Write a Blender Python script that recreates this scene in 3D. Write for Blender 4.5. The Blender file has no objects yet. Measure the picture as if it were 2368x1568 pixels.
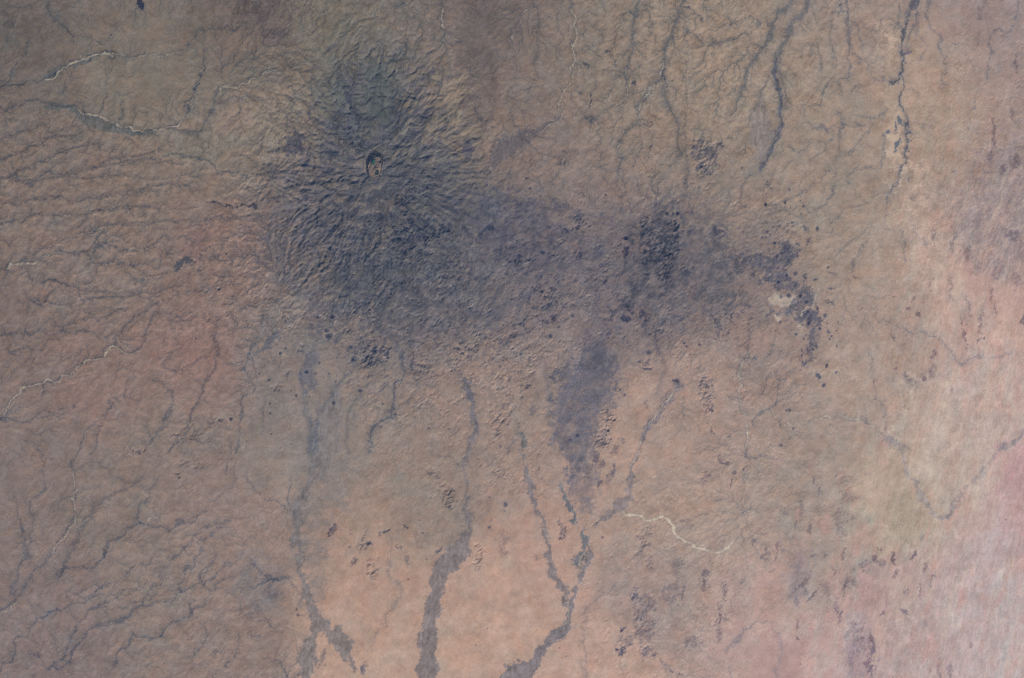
import bpy, math, random, heapq
import numpy as np

# ------------------------------------------------------------------ camera, sky, sun, air
scene = bpy.context.scene
SUN_EL, SUN_AZ = 37.0, -24.0          # degrees; azimuth measured from the top edge (north), clockwise
KM = 150.0 / 2368.0                   # kilometres per survey unit (one Blender unit is one kilometre)

cam_data = bpy.data.cameras.new("camera")
cam = bpy.data.objects.new("camera", cam_data)
scene.collection.objects.link(cam)
scene.camera = cam
cam.location = (0, 0, 400)
cam.rotation_euler = (0, 0, 0)
cam_data.sensor_width = 36
cam_data.lens = 36 * 400 / 150.0
cam_data.clip_start = 1.0
cam_data.clip_end = 2000

world = bpy.data.worlds.new("World")
scene.world = world
world.use_nodes = True
wn, wl = world.node_tree.nodes, world.node_tree.links
sky = wn.new("ShaderNodeTexSky")
sky.sky_type = 'NISHITA'
sky.sun_disc = False
sky.sun_elevation = math.radians(SUN_EL)
sky.sun_rotation = math.radians(SUN_AZ)
bg = wn.get("Background") or wn.new("ShaderNodeBackground")
bg.inputs['Strength'].default_value = 0.06
wl.new(sky.outputs[0], bg.inputs[0])
wo = wn.get("World Output") or wn.new("ShaderNodeOutputWorld")
wl.new(bg.outputs[0], wo.inputs[0])

sun_data = bpy.data.lights.new("sun", 'SUN')
sun_data.energy = 5.0
sun_data.angle = math.radians(0.53)
sun_data.color = (1.0, 0.95, 0.88)
sun = bpy.data.objects.new("sun", sun_data)
scene.collection.objects.link(sun)
sun.location = (0, 100, 300)
# the lamp shines along its -Z: tilt it so the light comes from the north, slightly west
sun.rotation_euler = (math.radians(-(90 - SUN_EL)), 0, math.radians(-SUN_AZ))

vs = scene.view_settings
vs.view_transform = 'Standard'
vs.look = 'None'
vs.gamma = 1.0
vs.use_curve_mapping = False
vs.exposure = 0.35
scene.cycles.max_bounces = 6
scene.cycles.diffuse_bounces = 2
scene.cycles.volume_bounces = 0
scene.cycles.use_denoising = False
scene.cycles.filter_width = 1.0
HAZE = True
HAZE_DENSITY = 0.00026
HAZE_COLOR = (0.30, 0.52, 1.0)
# what the light makes of the ground: seen = albedo * GAIN + VEIL (linear), measured from a test render
GAIN = np.array([1.175, 1.173, 1.192])
VEIL = np.array([0.0174, 0.030, 0.059])

# ------------------------------------------------------------------ survey grid and noise
X0, Y0, STEP = -75.0, -55.0, 1.75
NX, NY = 1440, 960
xs = X0 + STEP * np.arange(NX)
ys = Y0 + STEP * np.arange(NY)
X, Y = np.meshgrid(xs, ys)
rng = np.random.default_rng(7)


def fnoise(seed, lmin, lmax, beta=1.0, ang=0.0, stretch=1.0):
    """band-limited noise, wavelengths lmin..lmax survey units, unit deviation; stretched along ang (degrees, 0 = east, 90 = south)."""
    r = np.random.default_rng(seed)
    F = np.fft.rfft2(r.standard_normal((NY, NX)))
    fy = np.fft.fftfreq(NY, STEP)[:, None]
    fx = np.fft.rfftfreq(NX, STEP)[None, :]
    a = math.radians(ang)
    u = (fx * math.cos(a) + fy * math.sin(a)) * stretch
    v = -fx * math.sin(a) + fy * math.cos(a)
    f = np.sqrt(u * u + v * v) + 1e-9
    amp = f ** (-beta) * np.exp(-(f * lmin) ** 2 * 0.5) * (1 - np.exp(-(f * lmax) ** 2 * 1.5))
    n = np.fft.irfft2(F * amp, s=(NY, NX))
    return (n - n.mean()) / (n.std() + 1e-12)


def blur(a, sig):
    fy = np.fft.fftfreq(NY, STEP)[:, None]
    fx = np.fft.rfftfreq(NX, STEP)[None, :]
    return np.fft.irfft2(np.fft.rfft2(a) * np.exp(-2 * (math.pi * sig) ** 2 * (fx * fx + fy * fy)), s=(NY, NX))


def sstep(a, b, x):
    t = np.clip((x - a) / (b - a), 0, 1)
    return t * t * (3 - 2 * t)


w1x, w1y = fnoise(1, 14, 80, 1.5), fnoise(2, 14, 80, 1.5)
w2x, w2y = fnoise(3, 4, 16, 1.0), fnoise(4, 4, 16, 1.0)
WX = X + 3.2 * w1x + 1.3 * w2x
WY = Y + 3.2 * w1y + 1.3 * w2y
edge_noise = 0.72 * fnoise(5, 6, 50, 1.2) + 0.34 * fnoise(6, 4, 14, 0.8)
big = fnoise(8, 30, 300, 1.2)
mid = fnoise(9, 8, 60, 1.0)
fine = fnoise(10, 2, 10, 0.4)

# survey sheets: where each sheet starts and its scale
SHEETS = {}
for i in range(3):
    for j in range(3):
        SHEETS["%d%d" % (i, j)] = ((0, 789.6, 1578.4)[i], (0, 523.3, 1045.0)[j], 0.3337)
SHEETS["F"] = (0, 0, 1.0)
SHEETS["Z1"] = (742.0, 273.4, 0.1743)
SHEETS["Z2"] = (624.8, 546.7, 0.1992)
SHEETS["Q"] = (0.0, 784.0, 0.875)
SHEETS["R"] = (1184.0, 784.0, 0.875)
SHEETS["Z4"] = (786.5, 346.8, 0.3347)
SHEETS["Z3"] = (1444.8, 468.6, 0.2490)


def P(text):
    """'sheet x,y x,y ...' (a new sheet name may come in between) -> points in survey units"""
    out, s = [], SHEETS["F"]
    for w in text.split():
        if ',' not in w:
            s = SHEETS[w]
            continue
        x, y = w.split(',')[:2]
        out.append((s[0] + float(x) * s[2], s[1] + float(y) * s[2]))
    return np.array(out)


def window(pts, pad):
    i0 = int(max(0, (pts[:, 0].min() - pad - X0) // STEP)); i1 = int(min(NX, (pts[:, 0].max() + pad - X0) // STEP + 2))
    j0 = int(max(0, (pts[:, 1].min() - pad - Y0) // STEP)); j1 = int(min(NY, (pts[:, 1].max() + pad - Y0) // STEP + 2))
    return slice(j0, max(j1, j0)), slice(i0, max(i1, i0))


def smooth_line(pts, step=5.0):
    """Catmull-Rom through the points"""
    if len(pts) < 3:
        return pts
    p = np.vstack([2 * pts[0] - pts[1], pts, 2 * pts[-1] - pts[-2]])
    out = []
    for k in range(1, len(p) - 2):
        n = max(2, int(np.hypot(*(p[k + 1] - p[k])) / step))
        t = np.arange(n)[:, None] / n
        a, b, c, d = p[k - 1], p[k], p[k + 1], p[k + 2]
        out.append(0.5 * (2 * b + (c - a) * t + (2 * a - 5 * b + 4 * c - d) * t ** 2 + (3 * b - a - 3 * c + d) * t ** 3))
    return np.vstack(out + [pts[-1:]])


def line_dist(pts, pad, warp=1.0):
    """distance to a polyline and the fraction of the way along it, in a window of the grid"""
    win = window(pts, pad + 12)
    x = X[win] + warp * (WX[win] - X[win]); y = Y[win] + warp * (WY[win] - Y[win])
    best = np.full(x.shape, 1e9); frac = np.zeros(x.shape)
    seg = np.hypot(*(pts[1:] - pts[:-1]).T); L = seg.sum() + 1e-9; at = 0
    for k in range(len(pts) - 1):
        a, b = pts[k], pts[k + 1]
        sub = window(pts[k:k + 2], pad + 14)
        sj = slice(max(0, sub[0].start - win[0].start), max(0, sub[0].stop - win[0].start))
        si = slice(max(0, sub[1].start - win[1].start), max(0, sub[1].stop - win[1].start))
        xx, yy = x[sj, si], y[sj, si]
        d = b - a; q = d @ d + 1e-12
        t = np.clip(((xx - a[0]) * d[0] + (yy - a[1]) * d[1]) / q, 0, 1)
        dist = np.hypot(xx - a[0] - t * d[0], yy - a[1] - t * d[1])
        m = dist < best[sj, si]
        best[sj, si][m] = dist[m]
        frac[sj, si][m] = ((at + t * seg[k]) / L)[m]
        at += seg[k]
    return win, best, frac


def poly_sd(pts, pad, warp=1.0):
    """signed distance to a closed outline (positive inside)"""
    closed = np.vstack([pts, pts[:1]])
    win = window(closed, pad + 12)
    x = X[win] + warp * (WX[win] - X[win]); y = Y[win] + warp * (WY[win] - Y[win])
    best = np.full(x.shape, 1e9); inside = np.zeros(x.shape, bool)
    for k in range(len(pts)):
        a, b = closed[k], closed[k + 1]
        d = b - a; q = d @ d + 1e-12
        t = np.clip(((x - a[0]) * d[0] + (y - a[1]) * d[1]) / q, 0, 1)
        best = np.minimum(best, np.hypot(x - a[0] - t * d[0], y - a[1] - t * d[1]))
        if a[1] != b[1]:
            c = ((a[1] > y) != (b[1] > y)) & (x < (b[0] - a[0]) * (y - a[1]) / (b[1] - a[1]) + a[0])
            inside ^= c
    return win, np.where(inside, best, -best)


def srgb(c):
    c = np.asarray(c, float) / 255.0
    return np.where(c <= 0.04045, c / 12.92, ((c + 0.055) / 1.055) ** 2.4)


def scatter_field(rows, sig):
    """smooth field through scattered values"""
    rows = np.asarray(rows, float)
    c = 8
    xg, yg = X[::c, ::c], Y[::c, ::c]
    num = np.zeros(xg.shape + (rows.shape[1] - 2,)); den = np.zeros(xg.shape)
    for r in rows:
        q = (xg - r[0]) ** 2 + (yg - r[1]) ** 2
        w = np.exp(-q / (2 * sig * sig)) + 1e-4 / (1 + q / 1e4) ** 2
        num += w[..., None] * r[2:]; den += w
    f = num / den[..., None]
    # bilinear back up
    jj = np.arange(NY) / c; ii = np.arange(NX) / c
    j0 = np.minimum(jj.astype(int), f.shape[0] - 2); i0 = np.minimum(ii.astype(int), f.shape[1] - 2)
    tj = np.clip(jj - j0, 0, 1)[:, None, None]; ti = np.clip(ii - i0, 0, 1)[None, :, None]
    A = f[j0][:, i0]; B = f[j0][:, i0 + 1]; C = f[j0 + 1][:, i0]; D = f[j0 + 1][:, i0 + 1]
    return (A * (1 - ti) + B * ti) * (1 - tj) + (C * (1 - ti) + D * ti) * tj


def field_colour(c):
    """correction of the colours noted by eye: a little greyer, the middle tones lighter"""
    c = np.asarray(c, float)
    y = c @ np.array([0.30, 0.59, 0.11])
    return np.array([2.5, 5.0, 7.0]) + c + 0.20 * (y - c) + math.exp(-((y - 105) / 30.0) ** 2) * np.array([6.0, 5.5, 8.0])


# ------------------------------------------------------------------ ground colours of the land units, with a little lens corner darkening painted in
SOIL = """50,50,100,88,80 300,80,112,98,86 325,180,118,104,88 560,100,105,90,80 600,250,118,104,90 540,280,125,108,93 100,300,110,95,84
100,420,120,100,88 300,450,122,102,88 450,400,122,104,90 200,600,122,103,92 420,620,122,102,90 470,570,126,98,88 480,800,134,102,90
200,870,130,104,92 60,760,118,98,88 80,1000,124,104,94 60,1200,126,106,96 250,1150,128,108,96 420,1000,130,110,98 150,1450,126,106,98
350,1400,132,112,100 500,1480,138,114,102 560,1250,140,116,104 700,900,130,114,104 620,800,122,108,100 820,1000,140,120,106
760,1050,134,120,110 780,20,108,98,84 950,60,112,100,90 870,200,84,86,84 1080,100,112,96,88 1130,60,102,88,82 1250,150,122,104,92
1400,150,130,112,96 1050,230,128,110,92 1200,300,122,102,92 1480,350,138,116,98 1600,100,142,120,102 1750,200,146,124,106
1350,400,126,108,98 1650,480,138,118,104 1900,200,150,128,110 1950,400,150,128,112 1980,560,152,130,114 2000,100,150,126,112
2150,200,172,140,120 2300,80,150,126,118 2220,330,168,138,120 2350,300,160,132,122 2050,750,160,134,120 850,480,100,92,86
720,500,106,95,90 1000,420,93,90,88 920,600,90,88,90 1100,600,102,96,96 1250,620,110,98,97 1400,600,116,101,98 1000,720,104,97,97
1300,800,128,109,104 1480,700,118,103,100 1530,570,96,90,94 1450,480,122,104,98 1700,650,124,106,99 1780,800,150,124,112
1560,950,170,136,120 1250,900,152,128,114 1100,950,148,122,108 950,1000,146,122,108 1220,1100,154,126,112 1000,1150,140,120,106
800,1200,160,128,110 850,1350,178,139,118 1150,1400,186,147,126 900,1500,184,147,126 1250,1250,182,142,124 1500,1200,166,138,122
1580,1100,170,138,122 1350,1530,188,149,130 1500,1350,160,134,124 1620,1000,156,130,118 1900,1000,158,134,120 1800,1150,160,136,122
1700,1300,168,142,128 1900,1300,164,140,128 1780,1400,186,152,140 2000,900,172,144,128 2120,1150,184,158,138 2080,1200,180,154,134
2300,900,190,158,146 2300,1100,190,160,148 2330,1250,192,156,150 2200,1350,188,160,152 2300,1450,190,164,158 2050,1450,184,152,144
1950,1520,190,156,148 2200,650,190,155,141 2340,700,190,152,138 2300,500,168,142,132 2100,600,176,146,128 1050,900,140,116,104
880,900,128,112,102 1430,1100,172,138,122 2050,300,160,134,116 2240,1000,190,160,146"""
rows = []
for w in SOIL.split():
    v = [float(t) for t in w.split(',')]
    rows.append(v[:2] + list(srgb(field_colour(v[2:]))))
tgt = scatter_field(rows, 75.0)
soil0 = tgt.copy()
tgt *= (1 + 0.045 * big + 0.045 * mid)[..., None]

# reddish and olive mottling
red = fnoise(21, 20, 160, 1.2)
tgt *= np.stack([1 + 0.022 * red, 1 - 0.008 * red, 1 - 0.02 * red], -1)


def tint(win, m, rgb, keep=0.0):
    c = srgb(field_colour(rgb))
    a = m[..., None]
    own = np.clip((tgt[win] / soil0[win]).mean(-1, keepdims=True), 0.72, 1.25) ** 0.8      # stones and gullies still show
    tgt[win] = tgt[win] * (1 - a) + a * c * own


def patch(text, rgb, a=0.8, soft=4.0, fuzz=6.0):
    """a stain of another soil: outline, colour, strength, softness of the edge, raggedness"""
    pts = P(text)
    win, sd = poly_sd(pts, soft + 3 * fuzz + 4)
    m = sstep(-soft, soft, sd + fuzz * edge_noise[win]) * a
    tint(win, m, rgb)
    return win, m


def spot(sheet, x, y, rx, ry, rgb, a=0.7, rot=0.0, soft=0.5, fuzz=0.25):
    s = SHEETS[sheet]
    cx, cy = s[0] + x * s[2], s[1] + y * s[2]
    rx, ry = rx * s[2], ry * s[2]
    win = window(np.array([[cx, cy]]), max(rx, ry) * 2 + 10)
    c, sn = math.cos(math.radians(rot)), math.sin(math.radians(rot))
    dx, dy = WX[win] - cx, WY[win] - cy
    u, v = (dx * c + dy * sn) / rx, (-dx * sn + dy * c) / ry
    r = np.sqrt(u * u + v * v) + fuzz * edge_noise[win]
    m = (1 - sstep(1 - soft, 1 + soft, r)) * a
    tint(win, m, rgb)
    return win, m


# ---- relief strength by region: drainage relief, lumpy relief
REL = """100,100,.55 300,150,.5 100,400,.85 300,450,.9 500,450,.7 250,650,.95 450,700,.8 100,800,.6 250,900,.55 450,900,.6 100,1100,.45
250,1200,.45 400,1350,.55 150,1500,.5 550,1500,.5 600,1250,.35 700,1050,.22 700,600,1 760,430,1.1 860,450,1.1 950,300,1 870,200,.9 900,60,.8
750,250,.8 1050,150,.7 1000,450,.7 1100,300,.45 1250,200,.6 1350,300,.7 1450,150,1 1600,100,1.1 1550,300,.9 1700,200,.9 1750,400,.6
1900,100,.6 1900,350,.45 2000,500,.35 1450,420,.8 1350,500,.6 1650,500,.45 900,700,.7 1200,700,.5 1500,700,.5 1000,900,.35 800,900,.35
850,1100,.2 1000,1100,.3 1200,1000,.25 900,1400,.03 1150,1350,.03 1350,1500,.04 1450,1050,.2 1450,1280,.1 1550,1250,.35 1600,1400,.35
1700,900,.4 1850,900,.4 1750,1150,.45 1750,1250,.4 1850,1350,.25 2000,700,.3 2100,300,.15 2250,200,.15 2300,400,.3 2200,600,.1 2300,800,.05
2100,1000,.08 2200,1200,.03 2300,1400,.03 2000,1400,.12 1800,1500,.15"""
LUMP = """860,450,.35 760,560,.5 700,650,.6 880,600,1 960,540,1.1 800,700,.85 900,720,1 1050,620,.7 1050,720,.9 1150,700,.6 1250,650,.7 1350,620,.65
1280,720,.8 1000,820,.7 1150,830,.9 1250,780,.7 1380,720,.5 1500,720,.5 1530,600,.7 1620,680,.6 1650,600,.4 1200,950,.35 950,950,.5 880,850,.45 1050,980,.4
850,1000,.2 300,300,.04 100,600,.05 300,900,.06 250,1200,.06 500,1050,.12 1050,1100,.25 1150,1000,.4 900,1300,.05 1150,1350,.01 1400,900,.15 1350,950,.12
1450,450,.25 1300,400,.2 1200,400,.2 1100,450,.3 1000,350,.35 950,200,.35 1100,200,.12 1300,200,.08 1600,200,.08 1900,300,.05 1800,650,.2 2000,700,.12
2300,400,.25 2250,800,.03 1550,1000,.08 1650,950,.25 1650,1050,.2 1500,1300,.25 1800,1200,.12 2000,1100,.05 2200,1300,.01 1900,1450,.05 700,900,.15"""
rel = scatter_field([[float(t) for t in w.split(',')] for w in REL.split()], 70.0)[..., 0]
lump = scatter_field([[float(t) for t in w.split(',')] for w in LUMP.split()], 60.0)[..., 0]

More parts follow.
